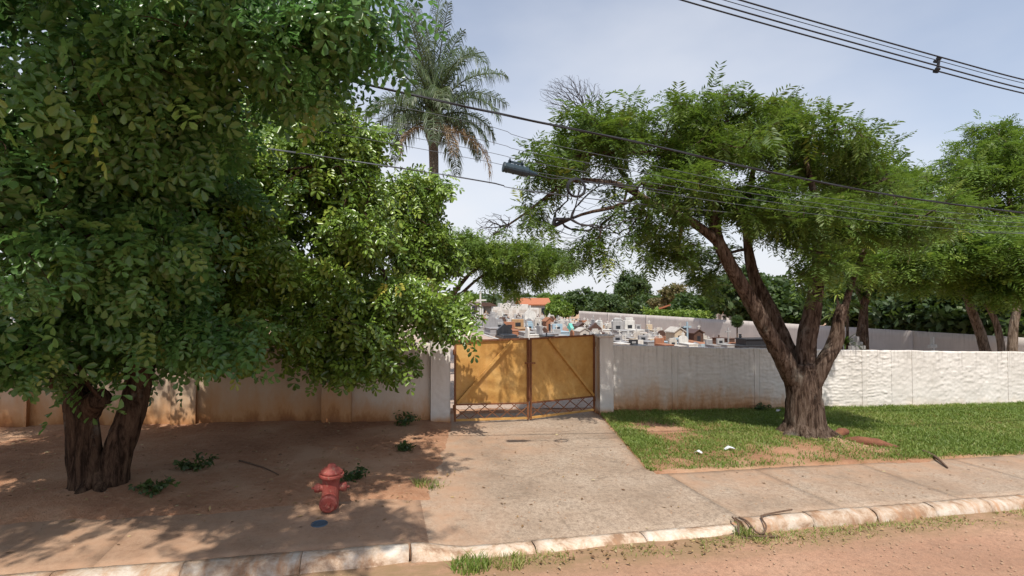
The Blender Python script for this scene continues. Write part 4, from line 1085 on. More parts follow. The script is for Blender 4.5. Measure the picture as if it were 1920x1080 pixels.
o = obj('foliage', np_mesh('foliage', v_, f_, M_LEAF_D, {'rnd': rr_}), tp); o['kind'] = 'stuff'

# strappy shrub (dracaena) behind the white wall
def strap_tuft(n, L, w, r, droop=.5):
    V = []; F = []
    for i in range(n):
        a = r.uniform(0, 2*math.pi); e = math.asin(r.uniform(-.25, .95)); k0 = len(V); l = L * r.uniform(.75, 1.1)
        h = np.array([math.cos(a), math.sin(a)]); s = np.array([-h[1], h[0], 0]) * w / 2
        p = np.zeros(3); st = 4
        for j in range(st + 1):
            wd = [.6, 1, 1, .7, .08][j]
            V += [p - s * wd, p + s * wd]
            ee = e - droop * j / st * 1.6
            p = p + np.array([h[0] * math.cos(ee), h[1] * math.cos(ee), math.sin(ee)]) * l / st
        for j in range(st): F.append((k0 + 2*j, k0 + 2*j + 1, k0 + 2*j + 3, k0 + 2*j + 2))
    return np.array(V), np.array(F)
M_STRAP = mat_leaf('strap_leaves', [(0, (.03, .06, .012)), (.5, (.07, .12, .02)), (1, (.22, .27, .05))], .25, .4)
ds = empty('dracaena_shrub', (16.9, 15.2, float(zg(16.9)) + .1)); tag(ds, 'strappy-leaved shrub with several heads behind the white wall, right of the trunk', 'shrub')
for k, (dx, dy, h, L, n, hue) in enumerate([(0, 0, 1.5, .75, 60, .25), (.35, .2, 3.0, .7, 60, .45), (-.25, .1, 3.35, .65, 55, .95), (.75, -.1, 3.3, .75, 60, .3), (.5, .3, 3.9, .7, 50, .4), (-.45, 0, 2.6, .6, 45, .8), (1.1, .1, 3.7, .7, 50, .35)]):
    st = MB().tube([(dx * .3, dy * .3, -.1), (dx * .6, dy * .6, h * .5), (dx, dy, h)], [.06, .05, .04], 7).build('stem', M_BARK_R, ds)
    v, f = strap_tuft(n, L, .055, r_, .55)
    obj('leaf_head', np_mesh('leaf_head', v + [dx, dy, h], f, M_STRAP, {'rnd': np.clip(hue + r_.normal(0, .12, len(v)), 0, 1)}), ds)['kind'] = 'stuff'

# ------------------------------------------------------------------ the palm
M_FROND = mat_leaf('palm_leaflets', [(0, (.035, .055, .026)), (.5, (.075, .11, .05)), (1, (.15, .17, .075))], .25, .4, (.2, .28, .08))
M_FROND_D = mat_leaf('dry_palm_leaflets', [(0, (.16, .10, .055)), (.5, (.27, .19, .11)), (1, (.38, .29, .18))], .2, .7, (.4, .3, .15))
M_PALM = worn('palm_trunk', (.13, .105, .085), (.21, .175, .14), 3, .9, .8, .03, (1, 1, 4))
pz = float(zg(2.18)) + .1
palm = empty('queen_palm', (1.95, 17.97, pz)); tag(palm, 'tall palm with shaggy drooping fronds rising behind the shade trees', 'palm')
CH = 9.35 - pz
pts_ = [(0, 0, -.1), (0, 0, 2), (.05, 0, 4.5), (.03, 0, CH - 2.2), (0, 0, CH - 1.1), (0, 0, CH - .6), (0, 0, CH)]
tr = MB().tube(catmull([(*p, 0) for p in pts_], .18)[:, :3], list(np.interp(np.linspace(0, 1, len(catmull([(*p, 0) for p in pts_], .18))), [0, .1, .75, .86, .93, 1], [.22, .18, .16, .17, .29, .16])), 14).build('trunk', M_PALM, palm, smooth=True)
for k in range(26):                                    # old leaf bases
    a = k * 2.4; z = CH - 1.35 + k * .045
    MB().tube([(math.cos(a) * .14, math.sin(a) * .14, z), (math.cos(a) * .33, math.sin(a) * .33, z + .34)], [.06, .025], 5).build('leaf_base', M_PALM, palm)
def frond(az, e0, e1, L, seed, mat, dens=1.0, hang=.55, hue=.5, start=(0, 0, 0)):
    r = np.random.default_rng(seed); n = 26
    P = [np.array(start, float)]; D = []
    for i in range(n):
        t = i / n; e = math.radians(e0 + (e1 - e0) * t ** 1.25)
        d = np.array([math.cos(az) * math.cos(e), math.sin(az) * math.cos(e), math.sin(e)]); D.append(d); P.append(P[-1] + d * L / n)
    D.append(D[-1])
    mb = MB().tube([tuple(p) for p in P], [.035 * (1 - .85 * i / n) + .004 for i in range(n + 1)], 5)
    V = [np.array(mb.v)]; F = [np.array(q) for q in mb.f if len(q) == 4]; k0 = len(mb.v); F4 = list(F); vs = []
    m = int(95 * dens)
    for j in range(m):
        t = .13 + .87 * (j + r.random()) / m; x = t * n; i = min(int(x), n - 1); b = P[i] + (P[i + 1] - P[i]) * (x - i); d = D[i]
        sd = np.cross(d, [0, 0, 1.]); sd /= np.linalg.norm(sd) + 1e-6; nu = np.cross(sd, d)
        for s in (1, -1):
            ll = (.62 * math.sin(math.pi * (.12 + .80 * t)) ** .7) * r.uniform(.8, 1.1) * L / 2.6; w = .030 * r.uniform(.8, 1.2)
            dr = d * r.uniform(.35, .7) + sd * s * r.uniform(.6, 1.0) + nu * r.uniform(-.25, .55); dr /= np.linalg.norm(dr)
            q1 = b + dr * ll * .45; dr2 = dr * (1 - hang) + np.array([0, 0, -1]) * hang * r.uniform(.7, 1.3); dr2 /= np.linalg.norm(dr2); q2 = q1 + dr2 * ll * .6
            wv = np.cross(dr, nu + r.normal(0, .5, 3)); wv = wv / (np.linalg.norm(wv) + 1e-6) * w / 2
            k = k0 + len(vs); vs += [b - wv * .4, b + wv * .4, q1 + wv, q1 - wv, q2 + wv * .15, q2 - wv * .15]
            F4 += [np.array((k, k + 1, k + 2, k + 3)), np.array((k + 3, k + 2, k + 4, k + 5))]
    V = np.concatenate([V[0], np.array(vs)])
    rn = np.clip(np.concatenate([np.full(k0, .6), np.repeat(hue + r.normal(0, .16, len(vs) // 6), 6)]), 0, 1)
    return np_mesh('frond', V, np.array(F4), mat, {'rnd': rn})
q_ = random.Random(5); k = 0
for ring, (cnt, e0, e1, L) in enumerate([(4, 86, 72, 4.0), (6, 76, 30, 3.5), (8, 58, -42, 3.6), (9, 34, -74, 3.2), (7, 10, -86, 2.7)]):
    for i in range(cnt):
        az = 2 * math.pi * (i + .5 * (ring % 2) + q_.uniform(-.2, .2)) / cnt + .3
        obj('frond', frond(az, e0 + q_.uniform(-9, 9), e1 + q_.uniform(-16, 16), L * q_.uniform(.78, 1.12), 200 + k, M_FROND, hang=.72, hue=.45 + q_.uniform(-.12, .12)), palm, (0, 0, CH - .15 - ring * .1)); k += 1
for az, L in ((-.35, 3.0), (-2.7, 1.9), (-1.2, 2.2)):
    obj('dry_frond', frond(az, -2, -96, L, 300 + k, M_FROND_D, .6, .8), palm, (0, 0, CH - .75))['label'] = 'dry brown hanging frond'; k += 1

# ------------------------------------------------------------------ overhead cables
M_CABLE = flat('black_cable', (.022, .023, .028), .6)
M_CABLE_G = flat('grey_cable', (.10, .11, .13), .5)
M_PLAST = flat('blue_black_plastic', (.020, .040, .055), .45)
def cable(name, label, knots, rad, mat, strands=1, group=None, seed=0):
    """knots: (u, v, z), smoothed; several strands twist round each other"""
    Q = catmull([(*p, 0) for p in knots], .25)[:, :3]
    e = empty(name, tuple(Q[0])); tag(e, label, 'cable', group)
    for s in range(strands):
        ph = 2 * math.pi * s / strands; d = np.zeros_like(Q)
        if strands > 1:
            a = np.arange(len(Q)) * .55 + ph; d[:, 1] = np.cos(a) * rad * .9; d[:, 2] = np.sin(a) * rad * .9
        o = MB().tube([tuple(p) for p in Q + d - Q[0]], rad, 6).build('strand', mat, e, smooth=True)
    return e
g = 'overhead cables along the street'
cable('power_cable', 'thick twisted cable, topmost across the middle of the picture', [(-14, 6.5, 7.6), (-6, 6.5, 6.05), (-.35, 6.5, 5.27), (1.85, 6.5, 5.0), (3.62, 6.5, 4.81), (5.88, 6.5, 4.53), (8.89, 6.5, 4.26), (13, 6.5, 4.12), (18, 6.5, 4.25), (26, 6.5, 5.1)], .009, M_CABLE, 3, g)
for k, (a, b, c, d, lb) in enumerate([(4.94, 4.74, 4.55, 4.22, 'thin cable just below the thick twisted one, highest of the thin ones'), (4.74, 4.57, 4.42, 4.12, 'second thin cable below the thick twisted one'), (4.60, 4.45, 4.30, 4.05, 'third thin cable, crossing the middle of the palm crown'),
                                      (4.48, 4.33, 4.18, 3.95, 'thin cable that carries the closure and the coil')]):
    vv = 6.5 + .02 * k
    cable('telephone_cable', lb, [(-14, vv, a + 1.9), (-6, vv, a + .75), (.8, vv, a), (1.9, vv, b), (3.4, vv, c), (6.5, vv, d), (11, vv, d - .15), (18, vv, d + .1), (26, vv, d + .8)], .0034, M_CABLE_G, 1, g)
cable('telephone_cable', 'lowest pair of thin cables, crossing beneath the closure', [(-14, 8.0, 6.3), (-6, 8.0, 5.2), (1.2, 8.0, 4.53), (2.2, 8.0, 4.39), (4.4, 8.0, 4.25), (8.5, 8.0, 4.12), (14, 8.0, 4.05), (26, 8.0, 4.6)], .006, M_CABLE_G, 2, g)
# fibre closure and its coil of slack
cl = empty('cable_closure', (1.62, 6.5, 4.335)); tag(cl, 'dark blue-black cylindrical splice closure hanging on the thin cables', 'cable box')
ax = Vector((.47, 0, -.075))
P_ = lambda t, o=0: tuple(ax * t + Vector((0, 0, o)))
MB().tube([P_(0), P_(.04), P_(.05), P_(.72), P_(.74)], [.066, .07, .064, .064, .05], 16).build('shell', M_PLAST, cl, smooth=False)
for t in (.10, .30, .55): MB().tube([P_(t), P_(t + .03)], .070, 16).build('clamp_ring', M_PLAST, cl)
MB().tube([P_(.74), P_(1.0)], [.045, .018], 10).build('cable_neck', M_PLAST, cl)
MB().bar(P_(.15, .09), P_(.6, .09), .02, .03).bar(P_(.2, .06), P_(.2, .13), .02, .02).bar(P_(.55, .06), P_(.55, .13), .02, .02).build('hanger', M_PLAST, cl)
co = empty('cable_coil', (2.65, 6.5, 4.11)); tag(co, 'round coil of black slack cable hanging beside the closure', 'cable coil')
for k in range(5):
    rr = .115 + .009 * (k % 3); an = np.linspace(0, 2 * math.pi, 33)
    MB().tube([(math.cos(a) * rr * 1.05, .010 * (k - 2) + .006 * math.sin(2 * a), math.sin(a) * rr + .004 * k) for a in an], .0075, 6, False).build('loop', M_CABLE, co, smooth=True)
cable('slack_cable', 'black cable leading from the closure to the coil', [(2.08, 6.5, 4.26), (2.3, 6.5, 4.22), (2.62, 6.5, 4.235), (2.9, 6.51, 4.2), (3.3, 6.51, 4.2), (4.2, 6.52, 4.14)], .008, M_CABLE, 1)
# the compact power line, upper right, with its spacer
tl = lambda off, dv: [(-2, 6.5 + dv, 7.85 + off), (2, 6.5 + dv, 7.40 + off), (5, 6.5 + dv, 7.05 + off), (9.4, 6.5 + dv, 6.64 + off), (12, 6.5 + dv, 6.44 + off), (17, 6.5 + dv, 6.2 + off), (26, 6.5 + dv, 6.4 + off)]
for off, dv, lb in ((.10, .0, 'upper conductor of the spaced power line in the top right sky'), (.135, .14, 'thin bearer wire just above the upper conductor, top right'), (-.08, -.02, 'lower conductor of the spaced power line in the top right sky'), (-.055, .14, 'rear lower conductor of the spaced power line, top right')):
    cable('power_conductor', lb, tl(off, dv), .012 if off != .135 else .006, M_CABLE, 1, 'spaced power line')
sp = empty('cable_spacer', (9.38, 6.56, 6.645)); tag(sp, 'dark diamond spacer clamped across the upper right power line', 'cable spacer')
MB().bar((-.03, 0, -.10), (.02, 0, .13), .022, .022).build('bar', M_CABLE, sp); MB().bar((.07, .06, -.11), (.12, .06, .12), .022, .022).build('bar', M_CABLE, sp)
for p in ((-.04, -.02, -.09), (.02, 0, .11), (.08, .1, -.07), (.12, .12, .12)):
    MB().tube([(p[0] - .035, p[1], p[2]), (p[0] + .035, p[1], p[2])], .026, 8).build('clamp', M_CABLE, sp)

# ------------------------------------------------------------------ hydrant and the blue pipe
M_HYD = worn('faded_red_paint', (.24, .045, .035), (.36, .10, .075), 9, .6, .5, .006, c3=(.36, .22, .15))
hy = empty('fire_hydrant', (-.50, 6.42, float(G(-.5, 6.42)) - .01), math.radians(12)); tag(hy, 'faded red fire hydrant on the dusty verge', 'fire hydrant')
hy.rotation_euler = (math.radians(3), math.radians(2), math.radians(8))
MB().lathe([(.13, -.03), (.13, .02), (.105, .03), (.10, .06), (.098, .20), (.096, .40), (.10, .42)], 20).build('barrel', M_HYD, hy, smooth=False)
MB().lathe([(.135, .42), (.142, .435), (.142, .455), (.12, .465)], 20).build('flange', M_HYD, hy)
MB().lathe([(.128, .466), (.12, .49), (.085, .52), (.045, .533), (.045, .56), (.03, .57), (.004, .572)], 20).build('bonnet', M_HYD, hy, smooth=True)
def nozzle(name, d, z, r, L, a):
    mb = MB(); dx, dy = math.cos(a), math.sin(a)
    pt = lambda t: (dx * t, dy * t, z)
    mb.tube([pt(.06), pt(.06 + L * .55)], r * .82, 16)
    o = mb.build(name, M_HYD, hy)
    c = MB().tube([pt(.06 + L * .5), pt(.06 + L * .55), pt(.06 + L * .9), pt(.06 + L)], [r * .95, r, r, r * .8], 16).tube([pt(.06 + L), pt(.06 + L + .03)], r * .3, 5).build('cap', M_HYD, o)
nozzle('pumper_nozzle', 0, .18, .098, .17, math.radians(-100))
nozzle('hose_nozzle', 0, .29, .052, .12, math.radians(172)); nozzle('hose_nozzle', 0, .29, .052, .12, math.radians(-8))
for k in range(6):
    a = k * math.pi / 3 + .2
    MB().tube([(math.cos(a) * .128, math.sin(a) * .128, .452), (math.cos(a) * .128, math.sin(a) * .128, .475)], .011, 6).build('bolt', M_HYD, hy)
M_PVC = flat('blue_plastic', (.065, .105, .145), .6)
zb = float(zg(-.57)) + .127
pp = empty('valve_pipe', (-.57, 5.97, zb)); tag(pp, 'open end of a blue plastic pipe set in the pavement before the hydrant', 'pipe')
pm = MB(); n_ = 24; prof = [(.078, .006), (.084, .010), (.088, .004), (.088, -.02)]
for r1, z1 in [(.074, -.16)] + prof: pm.v += [(r1 * math.cos(2*math.pi*k/n_), r1 * math.sin(2*math.pi*k/n_), z1) for k in range(n_)]
for i in range(4): pm.f += [(i*n_ + k, i*n_ + (k+1) % n_, (i+1)*n_ + (k+1) % n_, (i+1)*n_ + k) for k in range(n_)]
pm.build('rim', M_PVC, pp, smooth=True)
MB().lathe([(.0738, .001), (.0738, .0045)], 24).build('plug', M_PVC, pp)

# ------------------------------------------------------------------ the graveyard
STONE = {'white': (.60, .58, .54), 'off-white': (.48, .44, .39), 'light grey': (.36, .35, .34), 'grey': (.28, .27, .27), 'cream': (.52, .42, .30), 'pink': (.46, .31, .25),
         'pale blue': (.32, .42, .48), 'black': (.025, .027, .032), 'dark brown': (.10, .055, .04), 'terracotta': (.34, .15, .08), 'tan': (.36, .22, .11), 'turquoise': (.15, .50, .42)}
def mat_stone(n, c):
    t = NT(n + ' stone'); p = t.pos()
    big = t.noise(p, 2.3, 6, .65); st = t.noise(t.pos((5, 5, .7)), 1.6, 6, .65)
    col = t.mix(t.rng(big, .3, .7), c, tuple(x * .78 for x in c))
    col = t.mix(t.rng(st, .5, .68, 0, .5), col, tuple(.35 * x + .04 for x in c))
    return t.done(t.bsdf(col, .35 if c[0] < .15 else .75, .4))
MS = {n: mat_stone(n, c) for n, c in STONE.items()}
_mc = {}
def shape(kind, col):
    """mesh for a grave part, shared by all graves of the same kind and colour"""
    if (kind, col) in _mc: return _mc[kind, col]
    b = MB()
    if kind == 'base': b.box(-.52, .52, -1.05, 1.05, -.15, .22, .02)
    elif kind == 'slab': b.box(-.43, .43, -.95, .60, .221, .50).box(-.47, .47, -.99, .62, .501, .56, .02)
    elif kind == 'low_slab': b.box(-.43, .43, -.95, .80, .221, .34, .03)
    elif kind == 'headstone': b.box(-.43, .43, .64, .86, .221, 1.12, .03)
    elif kind == 'tall_headstone': b.box(-.46, .46, .64, .95, .221, 1.25, .02).box(-.34, .34, .68, .90, 1.251, 1.5, .04)
    elif kind == 'arch_headstone':
        b.prism([(-.46, .221), (.46, .221), (.46, .85)] + [(.46 * math.cos(a), .85 + .40 * math.sin(a)) for a in np.linspace(.25, math.pi - .25, 9)] + [(-.46, .85)], .64, .84)
    elif kind == 'gable_headstone': b.prism([(-.52, .221), (.52, .221), (.52, .55), (0, .98), (-.52, .55)], .55, .85)
    elif kind == 'cross': b.box(-.045, .045, .715, .785, 1.05, 1.62).box(-.19, .19, .712, .788, 1.36, 1.44)
    elif kind == 'tall_cross': b.box(-.05, .05, .70, .78, .2, 1.45).box(-.27, .27, .697, .783, 1.08, 1.18)
    elif kind == 'plaque': b.box(-.2, .2, .615, .638, .62, .88)
    elif kind == 'vase': b.lathe([(.05, .562), (.08, .62), (.06, .72), (.09, .76)], 8, (.25, .45))
    elif kind == 'mound': b.add([(-.42, -.95, .0), (.42, -.95, .0), (.42, .6, .0), (-.42, .6, .0), (-.22, -.7, .26), (.22, -.7, .26), (.2, .4, .28), (-.2, .4, .28)], [(0, 1, 5, 4), (1, 2, 6, 5), (2, 3, 7, 6), (3, 0, 4, 7), (4, 5, 6, 7)])
    elif kind == 'kerb_frame': b.box(-.55, -.45, -1.05, .9, -.15, .2).box(.45, .55, -1.05, .9, -.15, .2).box(-.449, .449, -1.05, -.95, -.15, .195).box(-.449, .449, .66, .9, -.15, .22)
    elif kind == 'house_wall': b.prism([(-.55, -.15), (.55, -.15), (.55, 1.15), (0, 1.5), (-.55, 1.15)], -.75, .75)
    elif kind == 'house_roof': b.prism([(-.68, 1.10), (0, 1.535), (.68, 1.10), (.68, 1.19), (0, 1.63), (-.68, 1.19)], -.85, .85)
    elif kind == 'house_door': b.box(-.2, .2, -.775, -.752, .05, .85)
    elif kind == 'house_cross': b.box(-.04, .04, -.8, -.72, 1.6, 2.1).box(-.16, .16, -.797, -.723, 1.87, 1.95)
    me = b.mesh(kind, MS[col]); _mc[kind, col] = me
    return me
KINDS = {  # kind -> (parts, words)
    'headstone': (['base', 'slab', 'headstone', 'plaque'], 'tomb with square headstone'), 'crossed': (['base', 'slab', 'headstone', 'cross'], 'tomb with a cross on its headstone'),
    'arch': (['base', 'slab', 'arch_headstone', 'cross'], 'tomb with rounded headstone and cross'), 'gable': (['base', 'low_slab', 'gable_headstone'], 'low tomb with pointed headstone'),
    'plain': (['base', 'slab', 'vase'], 'flat-topped tomb with a vase'), 'tall': (['base', 'slab', 'tall_headstone', 'plaque'], 'tomb with tall stepped headstone'),
    'mound': (['kerb_frame', 'mound', 'tall_cross'], 'kerbed grave with a standing cross'), 'house': (['house_wall', 'house_roof', 'house_door', 'house_cross'], 'little house-shaped tomb with gabled roof')}
PARTNAME = {'low_slab': 'slab', 'tall_headstone': 'headstone', 'arch_headstone': 'headstone', 'gable_headstone': 'headstone', 'tall_cross': 'cross', 'house_wall': 'wall', 'house_roof': 'roof', 'house_door': 'door', 'house_cross': 'cross'}
def grave(kind, col, x, y, rz=0.0, s=1.0, label=None, col2=None, group=None, sz=1.0):
    e = empty('grave', (x, y, float(G(x, y))), rz); e.scale = (s, s, s * sz)
    parts, words = KINDS[kind]
    band = 'front' if y < 42 else 'middle' if y < 60 else 'back'
    tag(e, label or f'{col} {words} in the {band} rows', 'grave', group or f'graves in the {band} rows')
    for p in parts:
        c = col
        if p in ('plaque', 'house_door'): c = 'black' if col != 'black' else 'light grey'
        if p in ('cross', 'tall_cross', 'house_cross'): c = col2 or ('white' if col not in ('white', 'black') else col)
        if p == 'mound': c = 'terracotta'
        if p in ('house_roof', 'vase') and col2: c = col2
        obj(PARTNAME.get(p, p), shape(p, c), e)
    return e
named = [
    ('arch', 'grey', 8.97, 39.1, 0, 1.15, 'dark grey arched gravestone topped by a cross, behind the black pointed one', 'grey'), ('gable', 'black', 9.1, 35.4, 0, 1.1, 'glossy black pointed gravestone just above the left gate leaf', None),
    ('tall', 'dark brown', 12.13, 48.27, 0, .8, 'dark brown squarish gravestone behind the arched dark one', None), ('headstone', 'terracotta', 10.2, 38.2, 0, 1.0, 'orange-brown square gravestone left of the tan one', None),
    ('headstone', 'tan', 11.4, 39.9, 0, 1.15, 'tan square gravestone above the middle of the gate', None), ('plain', 'light grey', 10.9, 36.6, 0, .95, 'light grey box tomb just above the middle of the gate', None),
    ('arch', 'white', 17.3, 55.4, 0, 1.5, 'large white tomb with rounded headstone left of the blue one', 'white'), ('headstone', 'pale blue', 14.2, 38.2, 0, .95, 'pale blue square tomb above the right gate leaf', None),
    ('gable', 'turquoise', 17.9, 43.7, 1.57, 1.0, 'turquoise low tomb behind the right gate post', None), ('mound', 'off-white', 17.2, 45.4, 0, 1.0, 'slim white cross standing right of the pale blue tomb', 'white'),
    ('gable', 'dark brown', 18.7, 40.9, 0, 1.15, 'dark brown pointed tomb with an iron cross beside the right gate post', 'black'), ('tall', 'light grey', 20.9, 40.9, 0, 1.05, 'broad light grey tomb right of the gate post', None),
    ('tall', 'white', 22.6, 41.9, 0, 1.1, 'broad white tomb right of the light grey one', None), ('house', 'cream', 21.35, 33.3, 0, .78, 'cream gabled tomb just above the white block wall', 'off-white'),
    ('mound', 'pale blue', 22.05, 32.0, 0, 1.15, 'pale blue cross right of the cream gabled tomb', 'pale blue'), ('plain', 'dark brown', 25.6, 33.7, .3, .9, 'dark brown box tomb left of the slanting limb', None),
    ('mound', 'light grey', 25.4, 32.0, 0, .9, 'grey stone cross beside the slanting limb, above the block wall', 'light grey'), ('headstone', 'black', 24.6, 36.4, 0, 1.0, 'black square tomb in front of the grey side wall', None),
    ('plain', 'black', 25.3, 30.2, 1.5, 1.3, 'long dark tomb seen left of the forked trunk', None),
    ('mound', 'light grey', 17.0, 13.9, 0, 1.25, 'pale cross beside the strappy shrub, above the white wall', 'light grey'), ('mound', 'white', 20.0, 16.6, 0, 1.2, 'thin white cross right of the strappy shrub', 'white'),
    ('mound', 'white', 22.4, 15.0, .3, 1.25, 'white cross standing alone left of the leaning trunks', 'white'), ('headstone', 'white', 23.7, 14.6, .2, 1.05, 'small white gravestone close left of the leaning trunks', None),
    ('house', 'white', -8.2, 15.2, .1, 1.05, 'white house-shaped tomb behind the cream wall at the far left', None), ('tall', 'pink', -3.9, 16.3, 0, 1.15, 'pinkish tomb glimpsed through leaves behind the cream wall', None),
    ('tall', 'white', -2.2, 18.5, 0, 1.2, 'white tomb glimpsed through leaves behind the cream wall', None), ('house', 'terracotta', -1.0, 21.0, .2, 1.0, 'terracotta tomb glimpsed through leaves left of the gate', None)]
taken = []
for k, c, x, y, rz, s, lb, c2 in named:
    nm = 'singled-out graves'
    grave(k, c, x, y, rz, s, lb, c2, nm); taken.append((x, y, 1.5 * s))
q_ = random.Random(21); cand = []
for row in range(40):
    y0 = 29.5 + row * 1.65
    for j in range(-5, 18):
        if j < 0 and y0 < 53: continue
        x = 8.9 + j * .99 + q_.uniform(-.2, .2) + (row % 3) * .25; y = y0 + q_.uniform(-.3, .3)
        if x > 26.0 or q_.random() < .08: continue
        if any((x - a) ** 2 + ((y - b) * .8) ** 2 < (c * .8) ** 2 for a, b, c in taken): continue
        if y < 33 and x < 14: continue
        if 13 < x < 24 and y > 78: continue
        kd = q_.choices(list(KINDS), [4, 4, 2.4, 2.6, 4.0, 2.2, 3.2, .25])[0]
        cl_ = q_.choices(list(STONE), [6, 7, 8, 4, 2.0, 2.4, .5, 2.6, 3.2, 2.2, .9, .2])[0]
        cand.append((kd, cl_, x, y, q_.choice((0, 0, 0, math.pi, .06, -.05, 1.57)) + q_.uniform(-.06, .06), q_.uniform(.52, .80), q_.uniform(.8, 1.3)))
cand = [(a, b, c, d, e, f, g * (.72 if d < 40 and c > 13 else 1)) for a, b, c, d, e, f, g in cand]
cand.sort(key=lambda c: c[3])
for kd, cl_, x, y, rz, sc_, szz in cand[:270]:
    pl = 'near the lane' if x < 14.5 else 'near the side wall' if x > 20.5 else 'in mid-yard'
    bd = 'front' if y < 36 else 'second' if y < 42 else 'middle' if y < 52 else 'rear'
    grave(kd, cl_, x, y, rz, sc_, f"{'upright' if szz > 1.1 else 'squat' if szz < .93 else 'small'} {cl_} {KINDS[kd][1]}, {bd} rows {pl}", group='crowded graves behind the gate', sz=szz)
# graves that look alike are told apart by their place from left to right
alike = {}
for o in COL.objects:
    if o.get('group') == 'crowded graves behind the gate': alike.setdefault(o['label'], []).append(o)
for lb, os_ in alike.items():
    os_.sort(key=lambda o: math.atan2(o.location.x, o.location.y))
    for o, w in zip(os_, {2: ('left-hand', 'right-hand'), 3: ('leftmost', 'middle', 'rightmost'), 4: ('first', 'second', 'third', 'fourth'), 5: ('first', 'second', 'third', 'fourth', 'fifth')}.get(len(os_), ())):
        o['label'] = w + ' ' + lb
# the farthest rows read as one mass
far = {}
for kd, cl_, x, y, rz, sc_, szz in cand[270:]:
    c_, s_ = math.cos(rz) * sc_, math.sin(rz) * sc_; z0 = float(G(x, y))
    for p in KINDS[kd][0]:
        me = shape(p, 'terracotta' if p == 'mound' else cl_); mt = me.materials[0]
        co_ = np.zeros(len(me.vertices) * 3, np.float32); me.vertices.foreach_get('co', co_); co_ = co_.reshape(-1, 3)
        V_, F_, M_ = far.setdefault('a', ([], [], [])); k0 = sum(len(q) for q in V_)
        V_.append(np.stack([x + co_[:, 0] * c_ - co_[:, 1] * s_, y + co_[:, 0] * s_ + co_[:, 1] * c_, z0 + co_[:, 2] * sc_ * szz], -1))
        for pg in me.polygons: F_.append([k0 + i for i in pg.vertices]); M_.append(mt.name)
if far:
    V_, F_, M_ = far['a']; me = bpy.data.meshes.new('far_graves'); me.from_pydata(np.concatenate(V_).tolist(), [], F_)
    names = sorted(set(M_)); [me.materials.append(bpy.data.materials[n]) for n in names]
    me.polygons.foreach_set('material_index', [names.index(n) for n in M_]); me.update()
    tag(obj('far_graves', me), 'farthest rows of small pale graves at the back of the cemetery', 'graves', kind='stuff')
print('graves', len(cand))
# the cemetery lane
M_LANE = mat_concrete('pinkish_paving', (.46, .35, .28), (.52, .43, .36), (.36, .26, .20))
ln = MB(); lv = list(np.linspace(11.62, 52, 24))
for a, b in zip(lv[:-1], lv[1:]):
    k = len(ln.v); ln.v += [(x, y, float(zg(x)) + .16) for x, y in ((1.2, a), (8.0, a), (8.0, b), (1.2, b))]; ln.f.append((k, k + 1, k + 2, k + 3))
tag(obj('lane', ln.mesh('lane', M_LANE)), kind='structure')
for xx, lb in ((8.06, 'right'), (1.14, 'left')):
    kb = MB(); kb.box(xx - .06, xx + .06, 11.7, 52, float(zg(xx)) - .1, float(zg(xx)) + .24, .01)
    tag(kb.build('lane_kerb', MS['white']), kind='structure')

# tall white cross, and the buildings behind
cr = empty('tall_cross', (12.9, 63.6, float(zg(12.9)) + .1)); tag(cr, 'tall thin white cross rising over the graves left of the gate', 'cross')
MB().box(-.10, .10, -.1, .1, .3, 4.0, .02).build('post', MS['white'], cr); MB().box(-.75, .75, -.08, .08, 2.75, 2.95).build('arm', MS['white'], cr); MB().box(-.5, .5, -.5, .5, -.1, .3, .03).build('plinth', MS['off-white'], cr)
M_TILE = worn('clay_tiles', (.36, .12, .06), (.46, .19, .10), 2.5, .85, .6, .05, (6, 1, 1)); M_GREYROOF = worn('grey_sheet_roof', (.22, .215, .215), (.31, .30, .30), 2, .7, .3, .02)
M_GLASS = flat('dark_window', (.03, .035, .04), .15)
def building(name, label, x, y, w, d, h, wall, roof, style='gable', rise=.8, rz=0.0, wins=2):
    e = empty(name, (x, y, float(zg(x)) + .05), rz); tag(e, label, 'building', 'buildings behind the graves')
    MB().box(-w/2, w/2, -d/2, d/2, -.3, h).build('wall', wall, e)
    if style == 'gable': MB().prism([(-d/2 - .3, h + .003 - .1), (0, h + rise), (d/2 + .3, h + .003 - .1), (d/2 + .3, h + .1), (0, h + rise + .14), (-d/2 - .3, h + .1)], -w/2 - .3, w/2 + .3).build('roof', roof, e, rot=(0, 0, math.pi / 2))
    else: MB().box(-w/2 - .25, w/2 + .25, -d/2 - .25, d/2 + .25, h + .003, h + .2, .02).build('roof', roof, e)
    MB().box(-.45 + w * .3, .45 + w * .3, -d/2 - .03, -d/2 - .003, -.1, 1.9).build('door', M_GLASS, e)
    for i in range(wins):
        cx = -w/2 + (i + .6) * w * .6 / max(wins, 1)
        f = MB().box(cx - .5, cx + .5, -d/2 - .03, -d/2 - .003, .9, 1.9).build('window', MS['off-white'], e)
        MB().box(cx - .42, cx + .42, -d/2 - .045, -d/2 - .032, .98, 1.82).build('pane', M_GLASS, f)
    return e
building('red_roofed_building', 'low white building with red tiled roof behind the graves', 28.4, 91.0, 5.4, 5, 2.5, MS['off-white'], M_TILE, 'gable', 1.1, -.15)
building('grey_roofed_shed', 'long shed with pale grey flat roof behind the red-roofed building', 30.3, 107, 6.0, 6, 3.7, MS['grey'], MS['light grey'], 'flat', 0, -.15)
building('white_building', 'white flat-roofed building left of the tall white cross', 15.6, 90, 4.6, 4, 2.6, MS['white'], MS['off-white'], 'flat', 0, -.1)
building('orange_roofed_house', 'orange tiled house beyond the side wall beside the brownish tree', 35.8, 53.0, 5.5, 6, 2.3, MS['white'], M_TILE, 'gable', 1.0, .6)
building('orange_roofed_house', 'house with low orange roof far right beyond the hedge', 42.0, 57.0, 5, 5, 2.3, MS['white'], M_TILE, 'gable', 1.0, .4)
